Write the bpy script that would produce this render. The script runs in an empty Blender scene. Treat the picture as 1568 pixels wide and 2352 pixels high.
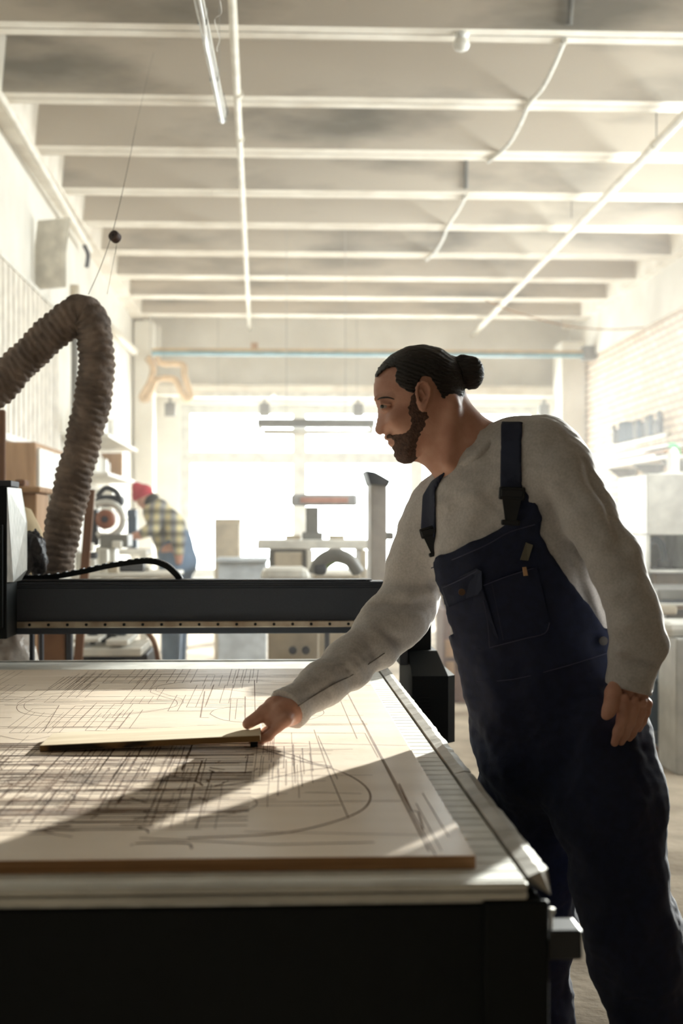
import bpy, bmesh, math, random
import numpy as np
from mathutils import Vector, Matrix
C = bpy.context.scene.collection
PI = math.pi
FPX, CX, HY, CAMZ = 3267.0, 784.0, 1207.0, 1.3
TH = math.atan((784 - 632) / FPX)
ct, st = math.cos(TH), math.sin(TH)

def W(px, py, d):
    xc = (px - CX) / FPX * d
    return Vector((xc * ct + d * st, -xc * st + d * ct, CAMZ + (HY - py) / FPX * d))
def onz(px, py, z):
    d = (z - CAMZ) * FPX / (HY - py)
    return W(px, py, d)

# ------------------------------------------------------------------ materials
def lin(c):
    return tuple(((v / 255) / 12.92 if v / 255 <= 0.04045 else ((v / 255 + 0.055) / 1.055) ** 2.4) for v in c) + (1,)
MATS = {}
def mat(name, rgb, rough=0.6, metal=0.0, rgb2=None, scale=8.0, detail=4, bump=0.0, bscale=40.0, stretch=None, spec=None, trans=0, contrast=(0.35, 0.65), sheen=0):
    if name in MATS: return MATS[name]
    m = bpy.data.materials.new(name); m.use_nodes = True
    nt = m.node_tree; N = nt.nodes; L = nt.links
    b = N['Principled BSDF']
    b.inputs['Roughness'].default_value = rough; b.inputs['Metallic'].default_value = metal
    if spec is not None: b.inputs['Specular IOR Level'].default_value = spec
    if trans: b.inputs['Transmission Weight'].default_value = trans
    if sheen: b.inputs['Sheen Weight'].default_value = sheen
    b.inputs['Base Color'].default_value = lin(rgb)
    tc = N.new('ShaderNodeTexCoord'); mp = N.new('ShaderNodeMapping')
    L.new(tc.outputs['Object'], mp.inputs['Vector'])
    if stretch: mp.inputs['Scale'].default_value = stretch
    if rgb2 is None: rgb2 = tuple(int(v * 0.88) for v in rgb)
    n = N.new('ShaderNodeTexNoise'); n.inputs['Scale'].default_value = scale; n.inputs['Detail'].default_value = detail
    r = N.new('ShaderNodeValToRGB'); r.color_ramp.elements[0].position = contrast[0]; r.color_ramp.elements[1].position = contrast[1]
    r.color_ramp.elements[0].color = lin(rgb2); r.color_ramp.elements[1].color = lin(rgb)
    L.new(mp.outputs['Vector'], n.inputs['Vector']); L.new(n.outputs['Fac'], r.inputs['Fac']); L.new(r.outputs['Color'], b.inputs['Base Color'])
    if bump:
        n2 = N.new('ShaderNodeTexNoise'); n2.inputs['Scale'].default_value = bscale; n2.inputs['Detail'].default_value = 5
        bp = N.new('ShaderNodeBump'); bp.inputs['Strength'].default_value = bump; bp.inputs['Distance'].default_value = 0.01
        L.new(mp.outputs['Vector'], n2.inputs['Vector']); L.new(n2.outputs['Fac'], bp.inputs['Height']); L.new(bp.outputs['Normal'], b.inputs['Normal'])
    MATS[name] = m
    return m

# ------------------------------------------------------------------ mesh builder
class MB:
    def __init__(s): s.v = []; s.f = []
    def add(s, vs, fs):
        o = len(s.v); s.v += [tuple(v) for v in vs]; s.f += [tuple(i + o for i in f) for f in fs]; return s
    def box(s, lo, hi, bev=0.0, R=None):
        x0, y0, z0 = lo; x1, y1, z1 = hi
        if bev <= 0:
            vs = [(x, y, z) for x in (x0, x1) for y in (y0, y1) for z in (z0, z1)]
            fs = [(0, 1, 3, 2), (4, 6, 7, 5), (0, 4, 5, 1), (2, 3, 7, 6), (0, 2, 6, 4), (1, 5, 7, 3)]
        else:
            bm = bmesh.new(); bmesh.ops.create_cube(bm, size=1)
            for v in bm.verts: v.co = Vector(((x0 + x1) / 2 + v.co.x * (x1 - x0), (y0 + y1) / 2 + v.co.y * (y1 - y0), (z0 + z1) / 2 + v.co.z * (z1 - z0)))
            bev = min(bev, 0.45 * min(x1 - x0, y1 - y0, z1 - z0))
            bmesh.ops.bevel(bm, geom=bm.edges[:], offset=bev, segments=2, affect='EDGES', profile=0.5)
            bm.verts.index_update(); vs = [v.co.copy() for v in bm.verts]; fs = [[v.index for v in f.verts] for f in bm.faces]; bm.free()
        if R is not None: vs = [R @ Vector(v) for v in vs]
        return s.add(vs, fs)
    def tube(s, pts, r, n=10, cap=True, closed=False):
        pts = [Vector(p) for p in pts]; K = len(pts)
        rr = r if isinstance(r, (list, tuple)) else [r] * K
        vs = []; fs = []; up = None
        for i, p in enumerate(pts):
            a = pts[i - 1] if (i > 0 or closed) else p; b = pts[(i + 1) % K] if (i < K - 1 or closed) else p
            t = (b - a).normalized()
            if up is None:
                up = Vector((0, 0, 1)) if abs(t.z) < 0.9 else Vector((1, 0, 0))
            u = (up - t * up.dot(t)).normalized(); up = u; w = t.cross(u)
            for k in range(n):
                q = 2 * PI * k / n; vs.append(p + (u * math.cos(q) + w * math.sin(q)) * rr[i])
        for i in range(K if closed else K - 1):
            for k in range(n):
                a = i * n + k; b = i * n + (k + 1) % n; j = (i + 1) % K
                fs.append((a, b, j * n + (k + 1) % n, j * n + k))
        if cap and not closed:
            fs.append(tuple(range(n))[::-1]); fs.append(tuple((K - 1) * n + k for k in range(n)))
        return s.add(vs, fs)
    def lathe(s, prof, c=(0, 0, 0), n=24, axis='Z'):
        vs = []; fs = []
        for r, h in prof:
            for k in range(n):
                q = 2 * PI * k / n; x, y, z = r * math.cos(q), r * math.sin(q), h
                if axis == 'Y': x, y, z = x, z, y
                if axis == 'X': x, y, z = z, x, y
                vs.append((x + c[0], y + c[1], z + c[2]))
        for i in range(len(prof) - 1):
            for k in range(n):
                fs.append((i * n + k, i * n + (k + 1) % n, (i + 1) * n + (k + 1) % n, (i + 1) * n + k))
        fs.append(tuple(range(n))[::-1]); fs.append(tuple((len(prof) - 1) * n + k for k in range(n)))
        return s.add(vs, fs)
    def prism(s, poly, ext):       # poly: list of Vectors, ext: Vector
        n = len(poly); vs = [Vector(p) for p in poly] + [Vector(p) + ext for p in poly]
        fs = [tuple(range(n))[::-1], tuple(range(n, 2 * n))] + [(i, (i + 1) % n, n + (i + 1) % n, n + i) for i in range(n)]
        return s.add(vs, fs)
    def ribbon(s, pts, w, t, side):       # flat strap along pts; side = width direction
        pts = [Vector(p) for p in pts]; side = Vector(side).normalized(); vs = []; fs = []
        for i, p in enumerate(pts):
            a = pts[max(i - 1, 0)]; b = pts[min(i + 1, len(pts) - 1)]
            tt = (b - a).normalized(); nn = tt.cross(side).normalized()
            for (q, h) in ((-1, -1), (1, -1), (1, 1), (-1, 1)): vs.append(p + side * (w / 2 * q) + nn * (t / 2 * h))
        for i in range(len(pts) - 1):
            for k in range(4): fs.append((i * 4 + k, i * 4 + (k + 1) % 4, i * 4 + 4 + (k + 1) % 4, i * 4 + 4 + k))
        fs.append((3, 2, 1, 0)); e = 4 * len(pts) - 4; fs.append((e, e + 1, e + 2, e + 3))
        return s.add(vs, fs)
    def build(s, name, m, parent=None, smooth=False, origin=None):
        me = bpy.data.meshes.new(name)
        off = Vector((0, 0, 0))
        if parent is not None: off = wloc(parent)
        elif origin is not None: off = Vector(origin)
        me.from_pydata([Vector(v) - off for v in s.v], [], s.f)
        bm = bmesh.new(); bm.from_mesh(me); bmesh.ops.recalc_face_normals(bm, faces=bm.faces); bm.to_mesh(me); bm.free()
        if smooth:
            for p in me.polygons: p.use_smooth = len(p.vertices) < 7
        me.materials.append(m)
        o = bpy.data.objects.new(name, me); C.objects.link(o)
        if parent is not None: o.parent = parent
        else: o.location = off
        return o
def wloc(o):
    v = Vector(o.location)
    while o.parent: o = o.parent; v += Vector(o.location)
    return v
def tag(o, label, cat, group=None, kind=None):
    o['label'] = label; o['category'] = cat
    if group: o['group'] = group
    if kind: o['kind'] = kind
    return o
def thing(name, loc, label, cat, group=None):
    o = bpy.data.objects.new(name, None); C.objects.link(o); o.location = loc; o.empty_display_size = 0.1
    return tag(o, label, cat, group)
def struct(o): o['kind'] = 'structure'; return o
def one(name, mb, m, label, cat, group=None, smooth=False, origin=None):
    if origin is None:
        vs = np.array([tuple(v) for v in mb.v]); origin = (vs[:, 0].mean(), vs[:, 1].mean(), vs[:, 2].min())
    return tag(mb.build(name, m, None, smooth, origin), label, cat, group)
def crv(pts, n=8):        # catmull-rom
    P = [Vector(p) for p in pts]; out = []
    for i in range(len(P) - 1):
        a = P[max(i - 1, 0)]; b = P[i]; c = P[i + 1]; d = P[min(i + 2, len(P) - 1)]
        for k in range(n):
            t = k / n
            out.append(0.5 * ((2 * b) + (c - a) * t + (2 * a - 5 * b + 4 * c - d) * t * t + (3 * b - a - 3 * c + d) * t ** 3))
    out.append(P[-1]); return out
random.seed(4)

# ------------------------------------------------------------------ camera
cam = bpy.data.cameras.new('camera'); co = bpy.data.objects.new('camera', cam); C.objects.link(co)
co.location = (0, 0, CAMZ); co.rotation_euler = (PI / 2, 0, -TH)
cam.sensor_fit = 'VERTICAL'; cam.sensor_height = 36; cam.sensor_width = 24; cam.lens = FPX / 2352 * 36
cam.shift_y = 31 / 2352; cam.clip_end = 200
cam.dof.use_dof = True; cam.dof.focus_distance = 3.4; cam.dof.aperture_fstop = 3.6
bpy.context.scene.camera = co

# ------------------------------------------------------------------ room
RX0, RX1, RY0, RY1 = -1.95, 4.3, -4.0, 20.5
RIB = 4.15
plaster = mat('plaster', (228, 225, 217), 0.85, rgb2=(210, 206, 196), scale=1.5, bump=0.25, bscale=14)
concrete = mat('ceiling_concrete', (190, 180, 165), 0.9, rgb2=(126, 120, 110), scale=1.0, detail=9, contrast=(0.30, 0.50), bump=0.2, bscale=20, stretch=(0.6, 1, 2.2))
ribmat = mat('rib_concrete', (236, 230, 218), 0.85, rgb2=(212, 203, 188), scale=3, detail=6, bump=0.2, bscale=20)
def floor_mat():
    m = mat('floor_concrete', (204, 190, 170), 0.9, rgb2=(132, 118, 100), scale=2.2, detail=9, contrast=(0.3, 0.72), bump=0.8, bscale=22)
    return m
struct(MB().box((RX0 - 0.3, RY0, -0.1), (RX1 + 0.3, RY1 + 0.3, 0)).build('floor', floor_mat()))
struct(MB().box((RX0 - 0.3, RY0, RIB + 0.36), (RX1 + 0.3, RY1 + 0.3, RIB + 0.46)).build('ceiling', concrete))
# transverse ribs: measured front and back edge depths
ribs = [(8.118, 8.336), (9.453, 9.70), (10.76, 11.045), (12.09, 12.365), (13.40, 13.69), (14.80, 15.11), (16.25, 16.56), (17.68, 18.0), (19.2, 19.52)]
ribs = [(8.118 - 1.33 * k, 8.336 - 1.33 * k) for k in range(8, 0, -1)] + ribs
n = 0
crackm = mat('joint_gap', (90, 80, 66), 0.9)  # dark brown for the joint between paired slabs
for a, b in ribs:
    n += 1; g = 0.03; mid = (a + b) / 2
    m = MB()
    for (p, q) in ((a, mid - 0.008), (mid + 0.008, b)):
        y0t = a - g if p == a else p; y1t = b + g if q == b else q
        vs = [(x, y, z) for x in (-1.80, 4.16) for (y, z) in ((p, RIB), (q, RIB), (y1t, RIB + 0.37), (y0t, RIB + 0.37))]
        m.add(vs, [(0, 1, 2, 3), (4, 7, 6, 5), (0, 4, 5, 1), (1, 5, 6, 2), (2, 6, 7, 3), (3, 7, 4, 0)])
    m.box((-1.8, mid - 0.009, RIB + 0.02), (4.16, mid + 0.009, RIB + 0.3))
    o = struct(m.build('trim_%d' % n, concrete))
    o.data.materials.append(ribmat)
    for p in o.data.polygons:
        if p.normal.z < -0.95: p.material_index = 1  # undersides get paler concrete: light bounced off the floor is put into the colour
# longitudinal edge ribs
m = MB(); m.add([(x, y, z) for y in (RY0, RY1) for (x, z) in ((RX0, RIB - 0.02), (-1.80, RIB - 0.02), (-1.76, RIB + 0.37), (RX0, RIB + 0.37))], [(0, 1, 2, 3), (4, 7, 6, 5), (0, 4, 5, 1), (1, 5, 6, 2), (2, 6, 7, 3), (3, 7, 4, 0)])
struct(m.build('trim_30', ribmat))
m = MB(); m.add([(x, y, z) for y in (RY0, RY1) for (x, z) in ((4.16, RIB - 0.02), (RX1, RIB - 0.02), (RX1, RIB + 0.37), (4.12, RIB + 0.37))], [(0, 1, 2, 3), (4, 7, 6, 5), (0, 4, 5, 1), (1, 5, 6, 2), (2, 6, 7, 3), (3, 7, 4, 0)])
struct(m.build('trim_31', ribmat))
struct(MB().box((RX0 - 0.3, RY0, 0), (RX0, RY1 + 0.3, RIB + 0.36)).build('wall_left', plaster))
struct(MB().box((RX0, RY0 - 0.2, 0), (RX1, RY0, RIB + 0.36)).build('wall_front', mat('grey_plaster', (170, 164, 152), 0.9)))
# right wall of painted brick with one long side window (out of the photograph's frame)
SW = (5.5, 14.15, 2.3, 3.8)
def brick_mat():
    m = bpy.data.materials.new('painted_brick'); m.use_nodes = True; nt = m.node_tree; N = nt.nodes; L = nt.links
    b = N['Principled BSDF']; b.inputs['Roughness'].default_value = 0.85
    tc = N.new('ShaderNodeTexCoord'); mp = N.new('ShaderNodeMapping'); mp.inputs['Rotation'].default_value = (PI / 2, 0, PI / 2)
    sp = N.new('ShaderNodeSeparateXYZ'); cb = N.new('ShaderNodeCombineXYZ')
    L.new(tc.outputs['Object'], sp.inputs[0]); L.new(sp.outputs['Y'], cb.inputs['X']); L.new(sp.outputs['Z'], cb.inputs['Y'])
    br = N.new('ShaderNodeTexBrick'); br.inputs['Scale'].default_value = 1; br.inputs['Brick Width'].default_value = 0.26; br.inputs['Row Height'].default_value = 0.085
    br.inputs['Mortar Size'].default_value = 0.012; br.inputs['Color1'].default_value = lin((222, 210, 190)); br.inputs['Color2'].default_value = lin((206, 184, 158)); br.inputs['Mortar'].default_value = lin((150, 124, 100))
    L.new(cb.outputs[0], br.inputs['Vector']); L.new(br.outputs['Color'], b.inputs['Base Color'])
    bp = N.new('ShaderNodeBump'); bp.inputs['Strength'].default_value = 0.8; bp.inputs['Distance'].default_value = 0.02; bp.invert = True
    L.new(br.outputs['Fac'], bp.inputs['Height']); L.new(bp.outputs['Normal'], b.inputs['Normal'])
    return m
brick = brick_mat()
m = MB(); X0, X1 = RX1, RX1 + 0.35
m.box((X0, RY0, 0), (X1, SW[0], 3.8)); m.box((X0, SW[1], 0), (X1, RY1 + 0.3, 3.6)); m.box((X0, SW[0], 0), (X1, SW[1], SW[2])); 
struct(m.build('wall_right', brick))
struct(MB().box((X0 - 0.03, SW[1], 3.6), (X1, RY1 + 0.3, RIB + 0.36)).box((X0 - 0.03, RY0, 3.8), (X1, SW[1], RIB + 0.36)).build('trim_32', plaster))
# back wall with the wide window
BW = (-1.36, 3.86, 0.55, 3.04)
m = MB(); Y0, Y1 = RY1, RY1 + 0.3
m.box((RX0, Y0, 0), (BW[0], Y1, RIB + 0.36)); m.box((BW[1], Y0, 0), (RX1, Y1, RIB + 0.36)); m.box((BW[0], Y0, 0), (BW[1], Y1, BW[2])); m.box((BW[0], Y0, BW[3]), (BW[1], Y1, RIB + 0.36))
struct(m.build('wall_back', plaster))
def glass_mat():
    m = bpy.data.materials.new('window_glass'); m.use_nodes = True; nt = m.node_tree; N = nt.nodes; L = nt.links
    N.remove(N['Principled BSDF']); o = N['Material Output']
    t = N.new('ShaderNodeBsdfTransparent'); t.inputs[0].default_value = (0.93, 0.95, 0.94, 1); g = N.new('ShaderNodeBsdfGlossy'); g.inputs['Roughness'].default_value = 0.05
    x = N.new('ShaderNodeMixShader'); x.inputs[0].default_value = .06
    L.new(t.outputs[0], x.inputs[1]); L.new(g.outputs[0], x.inputs[2]); L.new(x.outputs[0], o.inputs[0])
    return m
glass = glass_mat()
frame_w = mat('painted_window_frame', (206, 206, 200), 0.5)
m = MB(); yb = RY1 + 0.1
for x in (BW[0] + 0.04, 0.35, 2.05, BW[1] - 0.04): m.box((x - 0.10, yb, BW[2]), (x + 0.10, yb + 0.08, BW[3]), 0.008)
for z in (BW[2] + 0.04, 2.28, BW[3] - 0.04): m.box((BW[0], yb + 0.005, z - 0.09), (BW[1], yb + 0.075, z + 0.09), 0.008)
w1 = struct(m.build('window_1', frame_w))
for (a, b) in ((BW[0], 0.35), (0.35, 2.05), (2.05, BW[1])):
    for (c, d) in ((BW[2], 2.28), (2.28, BW[3])):
        MB().box((a + 0.05, yb + 0.035, c + 0.05), (b - 0.05, yb + 0.043, d - 0.05)).build('pane', glass, w1)
MB().box((BW[0] - 0.05, RY1 - 0.12, BW[2] - 0.04), (BW[1] + 0.05, RY1 + 0.1, BW[2]), 0.01).build('window_sill', frame_w, w1)
m = MB(); xb = RX1 + 0.2
for y in (SW[0] + 0.03, 7.0, SW[1] - 0.03): m.box((xb, y - 0.02, SW[2]), (xb + 0.05, y + 0.02, SW[3]), 0.005)
for z in (SW[2] + 0.03, SW[3] - 0.03): m.box((xb, SW[0], z - 0.03), (xb + 0.05, SW[1], z + 0.03), 0.005)
w2 = struct(m.build('window_2', frame_w))
for (a, b) in ((SW[0], 7.0), (7.0, SW[1])): MB().box((xb + 0.02, a + 0.03, SW[2] + 0.05), (xb + 0.028, b - 0.03, SW[3] - 0.05)).build('pane', glass, w2)

# back wall lintel steps and roller blind housing
struct(MB().box((-1.9, RY1 - 0.35, 3.14), (4.29, RY1 - 0.002, 3.3), 0.03).build('trim_33', ribmat))
struct(MB().box((-1.94, RY1 - 0.6, 3.62), (-1.6, RY1 - 0.4, 4.1), 0.03).build('trim_34', plaster))
struct(MB().box((3.95, RY1 - 1.0, 0), (4.29, RY1 - 0.4, 3.85), 0.02).build('trim_35', plaster))
struct(MB().box((-1.93, RY1 - 1.0, 0), (-1.66, RY1 - 0.62, 4.1), 0.02).build('trim_36', plaster))

# ------------------------------------------------------------------ SDF toolkit (camera-aligned metres: x right, y depth, z up)
def M(px, py, d): return np.array([(px - CX) / FPX * d, d, CAMZ + (HY - py) / FPX * d], dtype=np.float32)
class Grid:
    def __init__(s, lo, hi, h):
        s.h = h; s.lo = np.array(lo, np.float32); s.n = [int(math.ceil((hi[i] - lo[i]) / h)) + 1 for i in range(3)]
        s.ax = [s.lo[i] + h * np.arange(s.n[i], dtype=np.float32) for i in range(3)]
        s.F = np.full(s.n, 0.3, np.float32)
    def copy(s):
        g = Grid.__new__(Grid); g.h = s.h; g.lo = s.lo; g.n = s.n; g.ax = s.ax; g.F = s.F.copy(); return g
    def sub(s, lo, hi):
        sl = tuple(slice(max(0, int((lo[i] - s.lo[i]) / s.h)), max(0, min(s.n[i], int((hi[i] - s.lo[i]) / s.h) + 2))) for i in range(3))
        X = s.ax[0][sl[0]][:, None, None]; Y = s.ax[1][sl[1]][None, :, None]; Z = s.ax[2][sl[2]][None, None, :]
        return sl, X, Y, Z
    def put(s, sl, D, k, op):
        A = s.F[sl]
        if op == 'u':
            if k > 0: hh = np.maximum(k - np.abs(A - D), 0) / k; s.F[sl] = np.minimum(A, D) - hh * hh * k / 4
            else: s.F[sl] = np.minimum(A, D)
        else:
            if k > 0: hh = np.maximum(k - np.abs(A + D), 0) / k; s.F[sl] = np.maximum(A, -D) + hh * hh * k / 4
            else: s.F[sl] = np.maximum(A, -D)
    def cap(s, a, b, ra, rb, k=0.02, op='u', mg=0.04, sy=1.0):
        R = max(ra, rb) * max(1, sy) + mg; lo = np.minimum(a, b) - R; hi = np.maximum(a, b) + R
        sl, X, Y, Z = s.sub(lo, hi)
        if min(s.F[sl].shape) == 0: return
        ba = b - a; dd = max(float(ba @ ba), 1e-9)
        px, py, pz = X - a[0], Y - a[1], Z - a[2]
        t = np.clip((px * ba[0] + py * ba[1] + pz * ba[2]) / dd, 0, 1)
        D = np.sqrt((px - t * ba[0]) ** 2 + ((py - t * ba[1]) / sy) ** 2 + (pz - t * ba[2]) ** 2) - (ra + (rb - ra) * t)
        s.put(sl, D, k, op)
    def chain(s, pts, k=0.02, sy=1.0, mg=0.04):      # pts (px,py,d,r)
        for p, q in zip(pts[:-1], pts[1:]): s.cap(M(*p[:3]), M(*q[:3]), p[3], q[3], k, 'u', mg, sy)
    def ell(s, c, r, k=0.02, op='u', rot=0.0, roty=0.0, mg=0.03):   # rot: in the image plane
        R = max(r) + mg; sl, X, Y, Z = s.sub(c - R, c + R)
        if min(s.F[sl].shape) == 0: return
        x, y, z = X - c[0], Y - c[1], Z - c[2]
        if rot: cc, ss = math.cos(rot), math.sin(rot); x, z = x * cc + z * ss, -x * ss + z * cc
        if roty: cc, ss = math.cos(roty), math.sin(roty); x, y = x * cc + y * ss, -x * ss + y * cc
        k0 = np.sqrt((x / r[0]) ** 2 + (y / r[1]) ** 2 + (z / r[2]) ** 2); k1 = np.sqrt((x / r[0] ** 2) ** 2 + (y / r[1] ** 2) ** 2 + (z / r[2] ** 2) ** 2) + 1e-6
        s.put(sl, k0 * (k0 - 1) / k1, k, op)
    def cut(s, p, nrm, near=0.15):      # removes the side n points to, only around p
        sl, X, Y, Z = s.sub(p - near, p + near); nrm = np.array(nrm, np.float32); nrm = nrm / np.linalg.norm(nrm)
        D = (X - p[0]) * nrm[0] + (Y - p[1]) * nrm[1] + (Z - p[2]) * nrm[2]
        s.F[sl] = np.maximum(s.F[sl], D)
    def full(s): return s.ax[0][:, None, None], s.ax[1][None, :, None], s.ax[2][None, None, :]
def poly_sd(PX, PY, poly):      # signed distance (negative inside) to polygon
    d = np.full(np.broadcast(PX, PY).shape, 1e9, np.float32); ins = np.zeros(d.shape, bool)
    n = len(poly)
    for i in range(n):
        x0, y0 = poly[i]; x1, y1 = poly[(i + 1) % n]
        ex, ey = x1 - x0, y1 - y0; wx, wy = PX - x0, PY - y0
        t = np.clip((wx * ex + wy * ey) / (ex * ex + ey * ey + 1e-12), 0, 1)
        d = np.minimum(d, (wx - ex * t) ** 2 + (wy - ey * t) ** 2)
        if y0 != y1:
            c = ((y0 > PY) != (y1 > PY)) & (PX < (x1 - x0) * (PY - y0) / (y1 - y0) + x0); ins ^= c
    d = np.sqrt(d); return np.where(ins, -d, d).astype(np.float32)
def noise3(X, Y, Z, wl, seed, n=7, aniso=(1, 1, 1)):
    rs = np.random.RandomState(seed); o = 0
    for _ in range(n):
        v = rs.normal(size=3) * np.array(aniso); v = v / (np.linalg.norm(v) + 1e-6) * 2 * PI / (wl * rs.uniform(0.7, 1.5))
        o = o + np.sin(v[0] * X + v[1] * Y + v[2] * Z + rs.uniform(0, 6.28) + 1.5 * np.sin((v[1] * X + v[2] * Y + v[0] * Z) * 0.5))
    return o / math.sqrt(n)
def nets(g):
    F = g.F; nx, ny, nz = F.shape; S = F < 0
    c = [S[i:nx - 1 + i, j:ny - 1 + j, k:nz - 1 + k] for i in (0, 1) for j in (0, 1) for k in (0, 1)]
    a = c[0].copy(); o = c[0].copy()
    for q in c[1:]: a &= q; o |= q
    act = o & ~a; I = np.argwhere(act); idx = np.full(act.shape, -1, np.int64); idx[act] = np.arange(len(I))
    P = np.zeros((len(I), 3)); cnt = np.zeros(len(I))
    cor = [(i, j, k) for i in (0, 1) for j in (0, 1) for k in (0, 1)]
    for p in range(8):
        for q in range(p + 1, 8):
            A, B = np.array(cor[p]), np.array(cor[q])
            if abs(A - B).sum() != 1: continue
            fa = F[I[:, 0] + A[0], I[:, 1] + A[1], I[:, 2] + A[2]]; fb = F[I[:, 0] + B[0], I[:, 1] + B[1], I[:, 2] + B[2]]
            m = (fa < 0) != (fb < 0); t = np.where(m, fa / np.where(m, fa - fb, 1), 0)
            P += np.where(m[:, None], A + (B - A) * t[:, None], 0); cnt += m
    V = (I + P / cnt[:, None]) * g.h + g.lo
    Q = []
    for axn in range(3):
        sl0 = [slice(1, -1)] * 3; sl1 = [slice(1, -1)] * 3; sl0[axn] = slice(0, -1); sl1[axn] = slice(1, None)
        s0, s1 = S[tuple(sl0)], S[tuple(sl1)]
        E = np.argwhere(s0 != s1); b = s0[tuple(E.T)]
        E = E + np.array([0 if i == axn else 1 for i in range(3)])
        u, v = [(1, 2), (2, 0), (0, 1)][axn]
        du = np.zeros(3, int); du[u] = 1; dv = np.zeros(3, int); dv[v] = 1
        q = np.stack([idx[tuple((E - du - dv).T)], idx[tuple((E - dv).T)], idx[tuple(E.T)], idx[tuple((E - du).T)]], 1)
        q = np.where(b[:, None], q, q[:, ::-1]); Q.append(q)
    return V, np.concatenate(Q)
def toworld(V): return np.stack([V[:, 0] * ct + V[:, 1] * st, -V[:, 0] * st + V[:, 1] * ct, V[:, 2]], 1)
def meshobj(name, parts, m, parent=None):
    Vs = []; Qs = []; o = 0
    for V, Q in parts: Vs.append(toworld(V)); Qs.append(Q + o); o += len(V)
    V = np.concatenate(Vs); Q = np.concatenate(Qs); Q = Q[(Q >= 0).all(1)]
    if parent is not None: V = V - np.array(wloc(parent))
    me = bpy.data.meshes.new(name); me.vertices.add(len(V)); me.vertices.foreach_set('co', V.astype(np.float32).ravel())
    me.loops.add(len(Q) * 4); me.loops.foreach_set('vertex_index', Q.astype(np.int32).ravel())
    me.polygons.add(len(Q)); me.polygons.foreach_set('loop_start', np.arange(0, len(Q) * 4, 4, dtype=np.int32)); me.polygons.foreach_set('loop_total', np.full(len(Q), 4, np.int32))
    me.update(calc_edges=True); me.validate()
    me.polygons.foreach_set('use_smooth', np.ones(len(me.polygons), bool)); me.materials.append(m)
    ob = bpy.data.objects.new(name, me); C.objects.link(ob)
    if parent is not None: ob.parent = parent
    return ob

# ------------------------------------------------------------------ router machine
blackm = mat('black_powder_coat', (6, 12, 14), 0.6, rgb2=(4, 9, 11), scale=20, bump=0.05, bscale=600, spec=.25)
darkg = mat('dark_grey_anodised', (58, 60, 64), 0.5, 0.3, bump=0.04, bscale=500)
alu = mat('brushed_aluminium', (190, 190, 186), 0.42, 0.7, rgb2=(160, 160, 156), scale=30, stretch=(1, 8, 1))
white_al = mat('white_slat_surface', (226, 226, 220), 0.5, rgb2=(205, 205, 198), scale=14)
steel = mat('worn_steel', (192, 190, 184), 0.5, 0.3, rgb2=(158, 154, 146), scale=12, bump=0.3, bscale=18)
railm = mat('linear_rail_steel', (176, 166, 150), 0.35, 0.8, rgb2=(140, 124, 108), scale=14)
TX1 = .318; TY0 = 1.79; TY1 = 4.72; TX0 = -1.12; TZ = .85
rt = thing('router_table', (-.4, 3.2, 0), 'black flatbed cutting machine with white slatted bed and gantry beam', 'machine')
fr = MB(); fr.box((TX0 - .03, TY0 + .004, .28), (.343, TY0 + .06, .822), .006); fr.box((.283, TY0 + .062, .5), (.343, TY1, .822), .006); fr.box((TX0 - .03, TY0 + .062, .5), (TX0 + .03, TY1, .822), .006); fr.box((TX0 - .03, TY1 - .0, .5), (.343, TY1 + .05, .822), .006)
fr.build('frame', blackm, rt)
MB().box((.262, TY0 - .008, .55), (.346, TY0 + .003, .826), .004).build('corner_plate', blackm, rt)
for (x, y) in ((TX0 + .06, TY0 + .08), (.26, TY0 + .08), (TX0 + .06, 3.2), (.26, 3.2), (TX0 + .06, TY1 - .08), (.26, TY1 - .08)):
    MB().box((x - .05, y - .05, .03), (x + .05, y + .05, .52), .006).lathe([(.05, .0), (.05, .015), (.02, .02), (.02, .035)], (x, y, 0), 14).build('leg', blackm, rt)
s = MB(); pitch = .0478; y = TY0 + .002; k = 0
MB().box((TX0, TY0 + .002, .824), (TX1 - .002, TY1, TZ - .006)).build('bed_base', darkg, rt)
while y < TY1 - .01:
    s.box((TX0, y + .0022, TZ - .0058), (TX1, min(y + pitch - .0022, TY1), TZ), .0008); y += pitch
s.build('slatted_bed', white_al, rt)
e = MB(); e.box((TX0, TY0 - .012, TZ - .010), (TX1, TY0 + .001, TZ - .0005), .003); e.box((TX0, TY0 - .010, TZ - .022), (TX1, TY0 + .001, TZ - .012), .003)
e.build('edge_profile', mat('pale_profile', (214, 212, 204), .5, .2), rt)
MB().box((TX0, TY0 - .006, .8235), (.262, TY0 + .003, .829), .002).build('edge_lip', alu, rt)
MB().box((TX0, TY1 + .0, TZ - .02), (TX1, TY1 + .03, TZ + .004), .003).build('edge_profile', alu, rt)
# worn metal guard strip in sections along the right side
rs = random.Random(3); ys = [1.81, 2.06, 2.55, 2.95, 3.35, 3.75, 4.2, 4.68]
for i in range(len(ys) - 1):
    a, b = ys[i] + .001, ys[i + 1] - .001; m = MB(); n = 14; vs = []; fs = []
    for j in range(n + 1):
        y = a + (b - a) * j / n; w = rs.uniform(-.0022, .0022) if 0 < j < n else 0; z = rs.uniform(-.0008, .0008)
        xo = .352 + w * .6
        vs += [(.322, y + (.0 if i or j else -.012), .853), (xo - .012, y, .857 + z), (xo, y + (0.0 if i or j else .02), .855 + z), (xo + .001, y, .826), (.322, y, .843)]
    for j in range(n):
        for k in range(5): fs.append((j * 5 + k, j * 5 + (k + 1) % 5, j * 5 + 5 + (k + 1) % 5, j * 5 + 5 + k))
    fs.append((4, 3, 2, 1, 0)); e5 = n * 5; fs.append(tuple(e5 + k for k in range(5)))
    m.add(vs, fs).build('guard_strip', steel, rt)
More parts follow.
